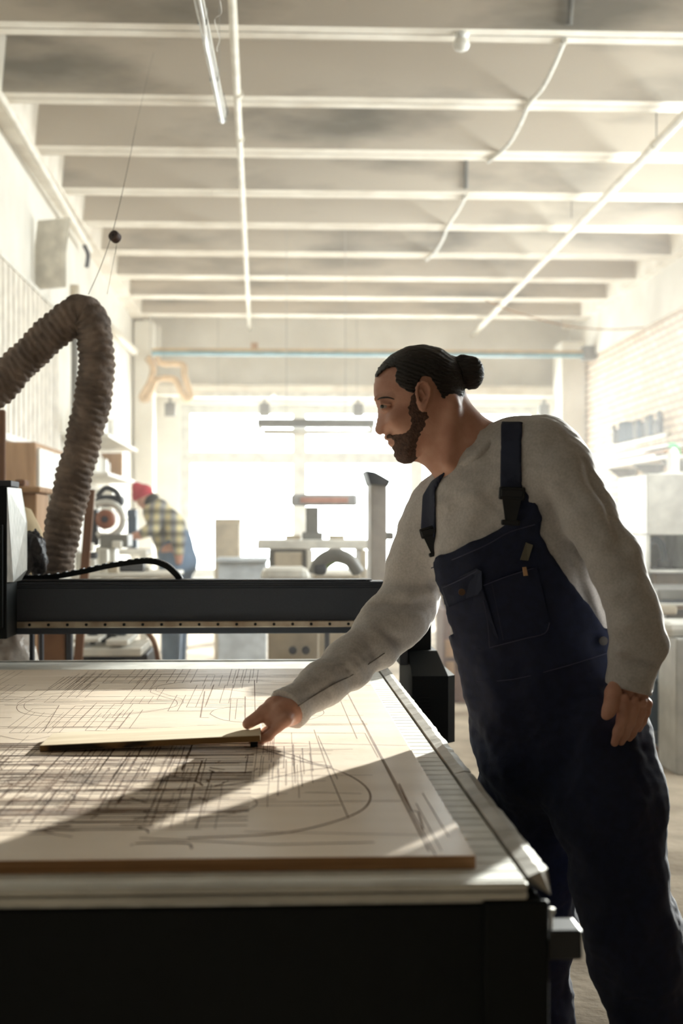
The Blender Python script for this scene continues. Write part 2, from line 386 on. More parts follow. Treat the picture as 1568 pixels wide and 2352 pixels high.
sb = MB(); sb.box((.3462, TY0 + .01, .745), (.392, TY0 + .07, .783), .003).build('stop_block', mat('stop_block_paint', (38, 42, 46), .4), rt)
MB().lathe([(.006, 0), (.006, .006), (.002, .007)], (.352, TY0 + .02, .803), 10).lathe([(.004, 0), (.004, .03)], (.352, TY0 + .02, .775), 8).build('bolt', steel, rt)
# gantry ------------------------------------------------------------
GY = 4.60
def zpx(py, d): return CAMZ + (HY - py) / FPX * d
gz1, gz0 = zpx(1335, GY), zpx(1455, GY)
gx0, gx1 = -1.25, .352
bm_ = MB(); bm_.box((gx0, GY + .004, gz0), (gx1, GY + .13, gz1 - .02), .002)
for i in range(3): bm_.box((gx0, GY + .002 - .0015 * i, gz1 - .019 + .0062 * (2 - i)), (gx1, GY + .12, gz1 - .0145 + .0062 * (2 - i)), .001)
bm_.box((gx0, GY + .01, gz1 - .02), (gx1, GY + .12, gz1 - .001))
gb_ = bm_.build('gantry_beam', mat('gantry_graphite', (56, 62, 72), 0.5, 0.2, rgb2=(50, 55, 64), scale=300, bump=0.1, bscale=900), rt)
MB().box((gx0, GY - .014, zpx(1440, GY)), (gx1, GY + .003, zpx(1425, GY)), .003).build('linear_rail', railm, rt)
rl = [o for o in C.objects if o.name.startswith('linear_rail')][0]
x = W(32, 1432, GY).x; st_ = 42.6 / FPX * GY; sc = None
while x < gx1 - .01:
    if sc is None: sc = MB().lathe([(.0048, -.0035), (.0048, .001), (.003, .001)], (x, GY - .0145, zpx(1432.5, GY)), 12, 'Y').build('screw', blackm, rl); x0s = x
    else: c = sc.copy(); C.objects.link(c); c.parent = rl; c.location = (x - x0s, 0, 0)
    x += st_
MB().box((gx0, GY + .01, zpx(1330, GY) - .006), (W(855, 1333, GY).x, GY + .1, zpx(1331, GY)), .001).build('chain_tray', darkg, rt)
# right housing
d0 = 4.38; xa = W(945, 1600, d0).x; xb_ = W(1028, 1600, d0).x; xc_ = W(1046, 1600, d0).x
hz = [zpx(1690, d0), zpx(1552, d0), zpx(1502, d0)]
m = MB()
P = lambda x, y, z: Vector((x, y, z))
m.prism([P(xa, d0 - .03, zpx(1706, d0)), P(xb_, d0 - .03, zpx(1706, d0)), P(xc_, d0 + .0, zpx(1706, d0)), P(xc_, d0 + .42, zpx(1706, d0)), P(xa, d0 + .42, zpx(1706, d0))], P(0, 0, hz[1] - zpx(1706, d0)))
m.add([(xa, d0 - .03, hz[1]), (xb_, d0 - .03, hz[1]), (xc_, d0 + .42, hz[1]), (xa, d0 + .42, hz[1]), (xa, d0 + .10, hz[2]), (xb_ - .02, d0 + .10, hz[2]), (xb_ - .02, d0 + .4, hz[2]), (xa, d0 + .4, hz[2])],
      [(3, 2, 1, 0), (4, 5, 6, 7), (0, 1, 5, 4), (1, 2, 6, 5), (2, 3, 7, 6), (3, 0, 4, 7)])
gh_ = m.build('drive_housing', blackm, rt)
m = MB()
for i in range(7): m.box((xa + .02, d0 - .0335, zpx(1600 + i * 8, d0)), (xa + .055, d0 - .029, zpx(1603 + i * 8, d0)), .0008)
m.build('vent_slots', mat('slot_black', (6, 7, 8), 0.8), gh_)
MB().box((xa - .004, d0 + .12, hz[2] - .02), (xb_ - .035, d0 + .36, zpx(1325, d0)), .006).build('gantry_column', blackm, rt)
MB().box((xa - .030, d0 + .06, .862), (xa - .005, d0 + .42, zpx(1435, d0)), .003).build('side_plate', darkg, rt)
# left carriage / spindle head
cd = 4.42; m = MB()
cx1 = W(22, 1300, cd).x
m.box((-1.0, cd, zpx(1465, cd)), (cx1, cd + .17, zpx(1120, cd)), .003); m.build('spindle_carriage', blackm, rt)
car = [o for o in C.objects if o.name == 'spindle_carriage'][0]
sx = cx1 + .001
pf = [W(24, 1336, cd), W(24, 1122, cd)]
x2 = W(60, 1336, cd + .1).x
m = MB(); m.add([(cx1, cd + .002, zpx(1336, cd)), (cx1, cd + .002, zpx(1120, cd)), (cx1 + .016, cd + .14, zpx(1120, cd)), (cx1 + .034, cd + .14, zpx(1200, cd)), (cx1 + .034, cd + .14, zpx(1312, cd)), (cx1 + .016, cd + .02, zpx(1336, cd)),
               (cx1 - .02, cd + .16, zpx(1336, cd)), (cx1 - .02, cd + .16, zpx(1120, cd)), (cx1 + .016, cd + .16, zpx(1120, cd)), (cx1 + .034, cd + .16, zpx(1200, cd)), (cx1 + .034, cd + .16, zpx(1312, cd)), (cx1 + .016, cd + .16, zpx(1336, cd))],
              [(0, 1, 2, 3, 4, 5), (6, 11, 10, 9, 8, 7), (0, 6, 7, 1), (1, 7, 8, 2), (2, 8, 9, 3), (3, 9, 10, 4), (4, 10, 11, 5), (5, 11, 6, 0)])
m.build('side_cover', alu, car)
m = MB(); m.box((-1.0, cd - .012, zpx(1440, cd)), (W(14, 1300, cd).x, cd - .001, zpx(1205, cd)), .003).build('front_plate', blackm, car)
m = MB(); m.box((-1.0, cd + .01, zpx(1119, cd)), (W(30, 1100, cd).x, cd + .15, zpx(1104, cd)), .003).build('top_cap', darkg, car)
for py in (1215, 1243, 1302, 1329): MB().lathe([(.004, -.003), (.004, 0)], (W(5, py, cd).x, cd - .0125, zpx(py, cd)), 10, 'Y').build('screw', darkg, car)
# cable chain
cy = GY + .045
cc = crv([W(48, 1328, cy), W(120, 1325, cy), W(190, 1313, cy), W(250, 1300, cy), W(315, 1290, cy), W(352, 1290, cy), W(382, 1300, cy), W(403, 1318, cy), W(413, 1331, cy)], 7)
ch = MB(); ch.ribbon(cc, .05, .017, (0, 1, 0)); ch.build('cable_chain', blackm, rt)
lk = MB()
for i in range(2, len(cc) - 2, 2):
    t = (cc[i + 1] - cc[i]).normalized(); nn = t.cross(Vector((0, 1, 0))).normalized()
    if nn.z < 0: nn = -nn
    lk.ribbon([cc[i] - t * .006 + nn * .0098, cc[i] + t * .006 + nn * .0098], .048, .003, (0, 1, 0))
chn = [o for o in C.objects if o.name == 'cable_chain'][0]; lk.build('chain_links', darkg, chn)
# side panel of the far end
MB().box((TX0 - .03, TY1 + .051, .55), (.343, TY1 + .06, .80), .002).build('rear_panel', blackm, rt)

# ------------------------------------------------------------------ routed sheet
ply = mat('plywood_face', (238, 222, 203), 0.40, spec=.6, rgb2=(220, 202, 180), scale=3, detail=8, contrast=(0.3, 0.75), stretch=(.5, 3, 1), bump=0.15, bscale=60)
plyedge = mat('plywood_edge', (176, 136, 96), 0.85, rgb2=(140, 100, 66), scale=8, stretch=(.4, .4, 40))
groove = mat('routed_groove', (128, 98, 70), 0.9, rgb2=(92, 68, 48), scale=30)
SZ0, SZ1 = .8503, .868; SX0, SX1 = -1.02, .262; SY0, SY1 = 1.852, 4.30
sh = MB().box((SX0, SY0, SZ0), (SX1, SY1, SZ1), .0012); so = sh.build('plywood_sheet', ply, None, False, (-.38, 3.07, SZ0))
so.data.materials.append(plyedge)
for p in so.data.polygons:
    if abs(p.normal.z) < .5: p.material_index = 1
tag(so, 'large pale plywood sheet covered in routed cut lines, lying on the slatted bed', 'plywood sheet')

g = MB(); R = random.Random(11); gz = SZ1 + .00025
def T(px, py): return onz(px, py, SZ1)
def seg(x0, y0, x1, y1, w):
    x0, x1 = [min(max(v, SX0 + .004), SX1 - .004) for v in (x0, x1)]; y0, y1 = [min(max(v, SY0 + .004), SY1 - .004) for v in (y0, y1)]
    d = Vector((x1 - x0, y1 - y0, 0)); L_ = d.length
    if L_ < .003: return
    w = w * (1 + 1.3 * (abs(d.x) / L_) ** 2)
    n_ = Vector((-d.y, d.x, 0)) / L_ * w / 2
    a = Vector((x0, y0, gz)); b = Vector((x1, y1, gz)); z = Vector((0, 0, .0002))
    g.add([a - n_, b - n_, b + n_, a + n_], [(0, 1, 2, 3)])
def sp(pts, w):
    for p, q in zip(pts[:-1], pts[1:]): seg(p[0], p[1], q[0], q[1], w)
def px_line(pts, w): sp([T(*p) for p in pts], w)
def wob(x0, y0, x1, y1, w, steps=5, j=.0015):
    pts = [(x0 + (x1 - x0) * i / steps + (R.uniform(-j, j) if 0 < i < steps else 0), y0 + (y1 - y0) * i / steps + (R.uniform(-j, j) if 0 < i < steps else 0)) for i in range(steps + 1)]; sp(pts, w)
# traced lines
for pts, w in (([(797, 1590), (900, 1790), (985, 1955)], .0026), ([(832, 1655), (910, 1800), (1000, 1965)], .0018), ([(777, 1598), (820, 1697)], .0016), ([(721, 1676), (757, 1780), (800, 1880)], .0016), ([(730, 1690), (775, 1790)], .0014),
               ([(916, 1800), (945, 1862), (960, 1865), (972, 1905)], .0026), ([(970, 1822), (1030, 1922)], .0016), ([(955, 1845), (1014, 1955)], .0013), ([(560, 1910), (960, 1918)], .0012), ([(320, 1925), (620, 1940), (860, 1935)], .0020), ([(700, 1820), (830, 1823)], .0012),
               ([(470, 1588), (460, 1648)], .003), ([(563, 1600), (563, 1655)], .0026), ([(584, 1562), (586, 1640)], .0018), ([(530, 1604), (527, 1655)], .0014), ([(545, 1606), (540, 1652)], .0012), ([(160, 1553), (700, 1556)], .0014), ([(160, 1553), (90, 1598)], .0016), ([(10, 1620), (136, 1620), (100, 1680)], .0018),
               ([(190, 1609), (400, 1610)], .0014), ([(530, 1604), (566, 1605)], .0014), ([(460, 1648), (480, 1648)], .0014), ([(585, 1705), (1000, 1712)], .0010), ([(630, 1683), (838, 1684), (868, 1740)], .0013), ([(815, 1575), (855, 1574)], .002)):
    px_line(pts, w)
for a in ([(600, 1720), (690, 1748), (770, 1768), (825, 1795), (850, 1825), (838, 1855), (790, 1880), (700, 1905), (600, 1918), (430, 1925)], [(560, 1715), (650, 1728), (720, 1752), (760, 1762), (700, 1770), (610, 1790), (450, 1810), (200, 1815)],
          [(0, 1612), (90, 1597), (200, 1588), (350, 1582), (480, 1582), (620, 1594)], [(345, 1590), (360, 1576), (450, 1565), (560, 1563), (680, 1570)], [(345, 1590), (380, 1602), (405, 1610), (395, 1625), (300, 1640), (180, 1648), (60, 1640), (40, 1620), (80, 1605)],
          [(482, 1640), (495, 1630), (540, 1624), (640, 1622), (700, 1624), (738, 1630), (740, 1642), (700, 1655), (620, 1662), (520, 1655), (482, 1640)], [(0, 1690), (60, 1700), (120, 1690)], [(0, 1795), (80, 1790), (200, 1800), (330, 1812)], [(300, 1945), (310, 1938), (360, 1936), (430, 1938), (440, 1950)]):
    w = .0014 if a[0][1] < 1700 else .003
    pts = crv([T(*p) for p in a], 7); sp(pts, w); 
    if a[0][1] < 1600: sp([Vector((p[0] + .012, p[1] + .03, 0)) for p in pts], .001)
# far: clusters of thin parallel cuts and rectangles
for i in range(46):
    x = R.uniform(-.95, -.05); y = R.uniform(2.95, 4.1); n_ = R.randint(1, 4); L_ = R.uniform(.12, .5); w = R.uniform(.0009, .0017)
    for k in range(n_): wob(x + k * .022, y, x + k * .022, y + L_, w, 3, .0006)
    if R.random() < .6: wob(x, y, x + R.uniform(.05, .3), y, w, 2, .0004)
    if R.random() < .4: wob(x, y + L_, x + R.uniform(.05, .35), y + L_, w, 2, .0004)
for i in range(22): y = R.uniform(2.9, 4.25); x = R.uniform(-1, .1); wob(x, y, min(x + R.uniform(.2, .9), .2), y, .0009, 2, .0003)
# near left: dense crossed cuts
for i in range(150):
    x = -1.0 + .92 * R.random() ** .9; y0 = R.uniform(2.02, 2.55); wob(x, y0, x + R.uniform(-.004, .004), min(y0 + R.uniform(.2, .55), 2.95), R.choice((.001, .0014, .002, .003)), 6, .0010)
for i in range(170):
    y = R.uniform(2.0, 2.85); x0 = R.uniform(-1.0, -.35); wob(x0, y, min(x0 + R.uniform(.2, .7), -.04), y + R.uniform(-.004, .004), R.choice((.0012, .0016, .0024)), 9, .0020)
for i in range(24):
    x = R.uniform(-.06, .07); y0 = R.uniform(2.15, 2.7); wob(x, y0, x + .002, y0 + R.uniform(.15, .45), R.choice((.001, .0014, .0018)), 4, .0006)
for i in range(20):
    y = R.uniform(2.1, 2.9); x0 = R.uniform(-.2, -.02); wob(x0, y, x0 + R.uniform(.1, .26), y, .0011, 4, .001)
for i in range(150):
    x = R.uniform(-.95, -.1); y = R.uniform(2.0, 2.6); a = R.uniform(0, 6.28); L_ = R.uniform(.02, .06); wob(x, y, x + L_ * math.cos(a), y + L_ * math.sin(a), R.choice((.002, .003)), 4, .003)
for i in range(16):
    c = (R.uniform(-.9, .05), R.uniform(2.1, 2.8)); r_ = R.uniform(.03, .12); a0 = R.uniform(0, 6.28); a1 = a0 + R.uniform(1, 3.5)
    sp([(c[0] + r_ * math.cos(a0 + (a1 - a0) * k / 12), c[1] + r_ * math.sin(a0 + (a1 - a0) * k / 12)) for k in range(13)], .0016)
gm = g.build('routed_lines', groove, so)
# loose board being lifted ------------------------------------------
bd = thing('wooden_board', (-.24, 2.82, SZ1), 'short pale wooden board held up at one end by the man above the routed sheet', 'board')
A = W(97, 1724, 2.732); B = W(597, 1700, 2.745)
ang = math.atan2((B.z - SZ1 - .0008), .418); Lb = .42
Rm = Matrix.Translation(Vector((-.448, 2.735, SZ1 + .0003))) @ Matrix.Rotation(-ang, 4, 'Y')
b_ = MB().box((0, 0, 0), (Lb, .165, .0125), .0008); b_.v = [Rm @ Vector(v) for v in b_.v]
b_.build('plank', mat('pine_board', (214, 200, 172), 0.7, rgb2=(190, 170, 138), scale=4, detail=6, stretch=(.6, 5, 5), bump=0.1, bscale=50), bd)
be = MB().box((.0005, -.0006, .0005), (Lb - .0005, -.0001, .0112)); be.v = [Rm @ Vector(v) for v in be.v]
be.build('bark_edge', mat('rough_bark_edge', (128, 98, 60), 0.9, rgb2=(34, 28, 22), scale=9, contrast=(.45, .56), stretch=(1, 1, 2.5)), bd)
one('dark_block', MB().box((W(575, 1710, 2.78).x, 2.775, SZ1 + .0008), (W(592, 1710, 2.78).x, 2.80, SZ1 + .010), .001), blackm, 'small black block under the lifted end of the short board', 'block')  # plain black block for the dark spot under the board end

# ------------------------------------------------------------------ dust hose, string, spool
hosem = mat('grey_brown_ribbed_fabric', (142, 126, 114), 0.9, rgb2=(104, 92, 84), scale=14, bump=0.5, bscale=60)
HY_ = 4.88
hp_ = [(-75, 945), (-35, 915), (5, 880), (50, 832), (95, 788), (135, 752), (165, 728), (188, 720), (208, 738), (218, 775), (221, 825), (219, 880), (208, 940), (192, 1010), (174, 1080), (158, 1150), (143, 1220), (132, 1275), (130, 1318)]
path = crv([W(x, y, HY_) for x, y in hp_], 22)
L_ = [0]
for p, q in zip(path[:-1], path[1:]): L_.append(L_[-1] + (q - p).length)
R = random.Random(5); N_ = int(L_[-1] / .0042); pts = []; j = 0
for i in range(N_):
    t = L_[-1] * i / (N_ - 1)
    while j < len(L_) - 2 and L_[j + 1] < t: j += 1
    f = (t - L_[j]) / max(L_[j + 1] - L_[j], 1e-6); pts.append(path[j].lerp(path[j + 1], f))
ns = 40; vs = []; fs = []; up = Vector((0, 1, 0)); ph = [R.uniform(0, 6.28) for _ in range(8)]
for i, p in enumerate(pts):
    a = pts[max(i - 1, 0)]; b = pts[min(i + 1, N_ - 1)]; t = (b - a).normalized(); u = (up - t * up.dot(t)).normalized(); w = t.cross(u)
    s_ = L_[-1] * i / N_
    curvf = 1.0
    for k in range(ns):
        q = 2 * PI * k / ns
        spd = s_ / .0228 + q / (2 * PI) + .16 * math.sin(2 * q + ph[0] + s_ * 9) + .10 * math.sin(5 * q + ph[1] + s_ * 23)
        fr_ = spd - math.floor(spd)
        rib_ = .0062 * (1 - abs(2 * fr_ - 1) ** 1.6) + .0016 * math.sin(7 * q + s_ * 140 + ph[2]) + .002 * math.sin(3 * q + s_ * 41 + ph[3])
        rad = .0568 + rib_ * 1.15 + .0016 * math.sin(s_ * 17)
        vs.append(p + (u * math.cos(q) + w * math.sin(q)) * rad)
for i in range(N_ - 1):
    for k in range(ns): fs.append((i * ns + k, i * ns + (k + 1) % ns, (i + 1) * ns + (k + 1) % ns, (i + 1) * ns + k))
fs.append(tuple(range(ns))); fs.append(tuple((N_ - 1) * ns + k for k in range(ns)))
hz_ = MB().add(vs, fs); hose = one('dust_hose', hz_, hosem, 'thick grey brown ribbed extraction hose looping up beside the left wall', 'hose', smooth=True)
# crumpled sleeve at its foot
def blob(c, r, seed, amp, n=28, m2=40):
    rs_ = np.random.RandomState(seed); V_ = []; F_ = []
    for i in range(n + 1):
        a = PI * i / n
        for k in range(m2):
            b = 2 * PI * k / m2; d = np.array([math.sin(a) * math.cos(b), math.sin(a) * math.sin(b), math.cos(a)])
            q = 1 + amp * float(noise3(np.float32(d[0]), np.float32(d[1]), np.float32(d[2]), .9, seed, 8)) + amp * .5 * abs(float(noise3(np.float32(d[0]), np.float32(d[1]), np.float32(d[2]), .35, seed + 1, 8)))
            V_.append((c[0] + d[0] * r[0] * q, c[1] + d[1] * r[1] * q, c[2] + d[2] * r[2] * q))
    for i in range(n):
        for k in range(m2): F_.append((i * m2 + k, i * m2 + (k + 1) % m2, (i + 1) * m2 + (k + 1) % m2, (i + 1) * m2 + k))
    return MB().add(V_, F_)
cb = W(76, 1272, 4.72); blob(cb, (.044, .05, .072), 3, .16).build('dust_boot', mat('black_wrinkled_plastic', (62, 62, 68), 0.4, rgb2=(40, 40, 46), scale=20, bump=.8, bscale=60), rt, True)
twine = mat('grey_twine', (96, 88, 78), 0.9)
ap = W(203, 676, HY_); p1 = W(262, 520, 5.1); p2 = W(312, 290, 6.0); p3 = onz(368, 30, RIB)
th = crv([ap, W(232, 610, 4.95), p1, W(290, 400, 5.6), p2], 6)
m = MB(); m.tube(th, .0012, 5); m.tube([p2, onz(352, 120, RIB - .002)], .0007, 5)
st1 = thing('hose_string', tuple(p1), 'thin dark twine running from the ceiling to the top of the ribbed hose', 'string')
m.build('twine', twine, st1); MB().tube([W(246, 676, HY_), W(268, 560, 5.1)], .0007, 5).tube([W(268, 560, 5.1), W(265, 585, 5.1)], .0006, 5).build('twine', twine, st1)
sc_ = W(264, 544, 5.07); R = Matrix.Translation(sc_) @ Matrix.Rotation(-.5, 4, 'Z') @ Matrix.Rotation(-.35, 4, 'X') 
m = MB().lathe([(.004, -.014), (.0188, -.014), (.02, -.010), (.02, .010), (.0188, .014), (.004, .014)], (0, 0, 0), 24, 'Y'); m.v = [R @ Vector(v) for v in m.v]
o = one('wooden_weight', m, mat('dark_brown_wood', (84, 60, 50), 0.7, rgb2=(56, 40, 34), scale=30), 'small round brown wooden weight hanging on the twine above the hose', 'weight', smooth=False)
m = MB().lathe([(.0042, -.0143), (.0042, .0143)], (0, 0, 0), 12, 'Y'); m.v = [R @ Vector(v) for v in m.v]; m.build('bore', mat('slot_black', (6, 7, 8), .8), o)

# ------------------------------------------------------------------ ceiling fittings
whitep = mat('white_painted_metal', (232, 230, 222), 0.4)
tubem = bpy.data.materials.get('fluorescent_tube') or mat('fluorescent_tube', (240, 240, 236), 0.2)
def H(px, py, h):      # point at height h
    return onz(px, py, h)
a = H(457, 0, CAMZ + 1.9); b = H(511, 268, CAMZ + 1.9)
dv = (b - a).normalized(); a2 = b - dv * 2.45
ft = thing('fluorescent_batten', tuple((a2 + b) / 2), 'slim white fluorescent batten hanging under the ribs beside the long conduit', 'light fitting')
sd = dv.cross(Vector((0, 0, 1))).normalized()
MB().ribbon([a2, b], .034, .028, sd).build('housing', whitep, ft)
MB().tube([a2 + Vector((0, 0, -.026)), b + Vector((0, 0, -.026)) - dv * .02], .013, 14).build('lamp_tube', tubem, ft, True)
for p in (b - dv * .62, b - dv * .03, b - dv * 1.3): MB().ribbon([p - dv * .006, p + dv * .006], .038, .062, sd).build('lamp_clip', alu, ft)
cw = [H(505, 0, CAMZ + 1.95), H(508, 30, CAMZ + 1.95), H(493, 45, CAMZ + 1.93), H(500, 75, CAMZ + 1.93), H(504, 92, CAMZ + 1.92), H(498, 110, CAMZ + 1.92), H(499, 118, CAMZ + 1.92)]
MB().tube(crv(cw, 6), .0018, 6).build('power_cord', whitep, ft, True)
MB().tube(crv([H(470, 115, CAMZ + 1.92), H(474, 140, CAMZ + 1.9), H(480, 160, CAMZ + 1.9)], 5), .0016, 5).build('power_cord', whitep, ft, True)
MB().tube(crv([H(513, 215, CAMZ + 1.9), H(519, 240, CAMZ + 1.9), H(523, 255, CAMZ + 1.9), H(518, 270, CAMZ + 1.9)], 5), .0016, 5).build('chain', darkg, ft)
for k in (.25, 2.1): p = b - dv * k; MB().tube([p + Vector((0, 0, .012)), Vector((p.x, p.y, RIB - .001))], .0012, 5).build('suspension_wire', alu, ft)
pipem = mat('white_painted_pipe', (226, 220, 206), 0.5, rgb2=(206, 198, 182), scale=5)
def pipe(name, pts, r, label, joints=(), group=None, m_=pipem, cat='pipe'):
    t = thing(name, tuple(pts[len(pts) // 2]), label, cat, group)
    MB().tube(pts, r, 12).build('pipe', m_, t, True)
    for (p, q) in joints:
        d = (q - p).normalized(); MB().tube([p - d * .02, p + d * .02], r * 1.22, 12).build('coupling', m_, t)
    return t
hh = RIB - .09
p0, p9 = H(533, 0, hh), H(573, 757, hh); q0 = p0 - (p9 - p0).normalized() * 3
jt = [(H(548, 215, hh), p9), (H(551.5, 317, hh), p9)]
pipe('ceiling_conduit', [q0, p0, p9], .0235, 'long straight white conduit under the ceiling ribs, left of centre', jt)
h2 = RIB - .12; p0, p9 = H(1568, 268, h2), H(1085, 770, h2); q0 = p0 - (p9 - p0).normalized() * 4
pp = pipe('ceiling_pipe', [q0, p0, p9], .034, 'thick white pipe running away under the ceiling on the right', [(H(1505, 333, h2), p9)])
for (x, y) in ((1507, 320), (1312, 500)):
    p = H(x, y, h2 + .03); MB().tube([p, Vector((p.x, p.y, RIB + .30))], .004, 6).build('hanger_rod', darkg, pp)
cab = mat('pale_grey_cable', (206, 202, 190), 0.5)
def ccable(pxs, label, z=RIB - .014):
    t = thing('ceiling_cable', tuple(H(*pxs[len(pxs) // 2], z)), label, 'cable'); MB().tube(crv([H(x, y, z) for x, y in pxs], 8), .016, 8).build('cable', cab, t, True); return t
c1 = ccable([(1296, 92), (1272, 150), (1246, 200), (1215, 238), (1196, 282), (1172, 325), (1146, 352), (1121, 371)], 'curved pale cable clipped under the nearest ribs on the right')
rd1 = H(1299, 84, RIB - .014); ff = ribs[8][0]
MB().tube([Vector((rd1.x, 8.085, RIB + .02)), Vector((rd1.x + .02, 8.05, RIB + .37))], .018, 8).build('riser', mat('grey_riser', (112, 110, 104), .6), c1)
c2 = ccable([(1071, 448), (1055, 478), (1028, 522), (1018, 548), (1000, 578), (979, 597)], 'short curved pale cable clipped under the ribs in mid ceiling')
rd2 = H(1071, 440, RIB - .014); MB().tube([Vector((rd2.x, ribs[11][0] - .035, RIB + .02)), Vector((rd2.x, ribs[11][0] - .06, RIB + .37))], .018, 8).build('riser', mat('grey_riser', (112, 110, 104), .6), c2)
o = H(1059, 100, RIB - .06); m = MB().lathe([(.045, .06), (.045, .045), (.028, .04), (.045, .01), (.05, -.01), (.038, -.035), (.01, -.048)], o, 20)
one('ceiling_lamp_bulb', m, whitep, 'small round white bulb holder fixed under the nearest visible rib', 'bulb', smooth=True)
# ------------------------------------------------------------------ the man at the table
def PXY(g):
    X, Y, Z = g.full(); Yc = np.maximum(Y, 0.5)
    return (X / Yc * FPX + CX), (HY - (Z - CAMZ) / Yc * FPX)
skin = mat('skin', (196, 150, 130), 0.5, rgb2=(180, 130, 110), scale=25, bump=0.08, bscale=260)
hairm = mat('dark_brown_hair', (30, 21, 17), 0.5, rgb2=(12, 9, 8), scale=60, stretch=(0.25, 1, 2.5), bump=0.6, bscale=90)
beardm = mat('brown_beard', (98, 72, 61), 0.85, rgb2=(62, 44, 38), scale=160, contrast=(0.3, 0.7), bump=0.5, bscale=300)
knit = mat('grey_sweatshirt_fleece', (188, 185, 184), 0.95, rgb2=(172, 169, 168), scale=220, bump=0.12, bscale=500, sheen=0.3)
navy = mat('navy_twill', (13, 24, 54), 0.85, rgb2=(9, 18, 44), scale=60, bump=0.15, bscale=400)
navyd = mat('navy_webbing', (24, 33, 58), 0.8, bump=0.2, bscale=500)
plasticb = mat('black_buckle_plastic', (24, 27, 32), 0.35)
root = thing('person', W(1290, 1700, 2.95).xy.to_3d(), 'man with hair bun in grey sweatshirt and navy overalls leaning to hold a board', 'person')

# torso + sleeves -----------------------------------------------------------
H5 = 0.0045
gt = Grid([-.20, 2.56, .80], [.74, 3.32, 1.58], H5)
gt.chain([(1030, 1160, 3.04, .066), (1120, 1105, 2.97, .075), (1200, 1062, 2.91, .075), (1258, 1048, 2.87, .062)], .05)
gt.cap(M(1130, 1150, 2.97), M(1165, 1260, 2.97), .115, .145, .06, sy=.88)
gt.cap(M(1172, 1290, 2.97), M(1218, 1420, 2.97), .15, .155, .06, sy=.80)
gt.cap(M(1218, 1420, 2.97), M(1262, 1560, 2.97), .155, .158, .05, sy=.80)
gt.chain([(1110, 1060, 2.96, .062), (1130, 1120, 2.96, .10)], .06)
gt.chain([(1215, 1050, 2.93, .075), (1240, 1150, 2.93, .1), (1270, 1300, 2.95, .11), (1290, 1400, 2.96, .105)], .05)
tor = gt.copy()
gt.chain([(1295, 1270, 2.94, .07), (1340, 1390, 2.925, .067), (1370, 1450, 2.925, .056)], .03)  # extra side bulk, shaped to stop sun passing between arm and torso
# right arm (reaching left)
gt.chain([(1022, 1172, 3.05, .068), (985, 1235, 3.07, .060), (958, 1300, 3.09, .053), (932, 1375, 3.1, .056)], .05)
gt.chain([(950, 1385, 3.1, .052), (905, 1420, 3.08, .058), (880, 1425, 3.07, .042)], .035)
gt.chain([(915, 1425, 3.08, .055), (860, 1475, 3.04, .052), (800, 1523, 2.99, .0465), (740, 1572, 2.93, .042), (655, 1634, 2.85, .0375), (640, 1646, 2.84, .036)], .03)
gt.cap(M(862, 1410, 3.08), M(940, 1378, 3.04), .018, .014, .03)
# left arm (hanging)
gt.chain([(1258, 1048, 2.87, .062), (1290, 1088, 2.835, .064)], .05)
gt.chain([(1290, 1088, 2.835, .064), (1348, 1185, 2.80, .056), (1412, 1290, 2.77, .052), (1441, 1370, 2.76, .050)], .014)
gt.chain([(1441, 1370, 2.76, .050), (1459, 1435, 2.76, .053), (1468, 1480, 2.77, .049), (1455, 1515, 2.78, .047), (1445, 1560, 2.79, .043), (1446, 1600, 2.79, .041)], .014)
gt.ell(M(1487, 1483, 2.77), (.030, .035, .020), .03, rot=.2)
X, Y, Z = gt.full()
def folds(pts, amp, ra, F):       # creases: grooves along polylines in the image, on the camera side
    for (a, b, w, dep) in pts:
        A = M(*a); B = M(*b); ba = B - A; dd = float(ba @ ba)
        t = np.clip(((X - A[0]) * ba[0] + (Y - A[1]) * ba[1] + (Z - A[2]) * ba[2]) / dd, 0, 1)
        D2 = (X - A[0] - t * ba[0]) ** 2 + (Y - A[1] - t * ba[1]) ** 2 * .4 + (Z - A[2] - t * ba[2]) ** 2
        F += 1.25 * dep * np.exp(-D2 / (w * w)) * (np.sin(PI * (0.15 + 0.7 * t)))
    return F
fl = [((835, 1442, 3.02), (925, 1475, 3.0), .012, .008), ((865, 1392, 3.05), (1000, 1392, 3.03), .015, .012), ((870, 1366, 3.05), (1000, 1362, 3.03), .013, -.007),
      ((1235, 1050, 2.82), (1300, 1250, 2.80), .016, .010), ((1290, 1040, 2.80), (1390, 1230, 2.74), .014, -.008),
      ((1330, 1050, 2.80), (1430, 1260, 2.74), .012, .008), ((1390, 1250, 2.72), (1450, 1270, 2.72), .014, .009), ((1385, 1330, 2.70), (1460, 1320, 2.70), .014, .010),
      ((1390, 1390, 2.70), (1480, 1380, 2.70), .013, .010), ((1405, 1440, 2.70), (1500, 1425, 2.72), .012, -.006), ((1410, 1497, 2.73), (1520, 1490, 2.76), .009, -.011), ((1420, 1515, 2.73), (1510, 1520, 2.75), .012, .012),
      ((1500, 1380, 2.74), (1492, 1480, 2.74), .010, -.008), ((1300, 1280, 2.84), (1372, 1440, 2.86), .010, .008), ((1330, 1280, 2.83), (1390, 1440, 2.85), .008, -.005),
      ((720, 1590, 2.88), (850, 1500, 2.97), .006, .005), ((760, 1600, 2.9), (850, 1560, 2.97), .012, -.006),
      ((1050, 1130, 2.90), (1040, 1230, 2.86), .02, .005), ((1150, 1150, 2.86), (1080, 1235, 2.85), .02, .004)]
gt.F = folds(fl, 1, 1, gt.F)
gt.F += 0.0020 * noise3(X, Y, Z, .085, 3, 8, (1, 1, 1.6)) + 0.0007 * noise3(X, Y, Z, .03, 5, 6)
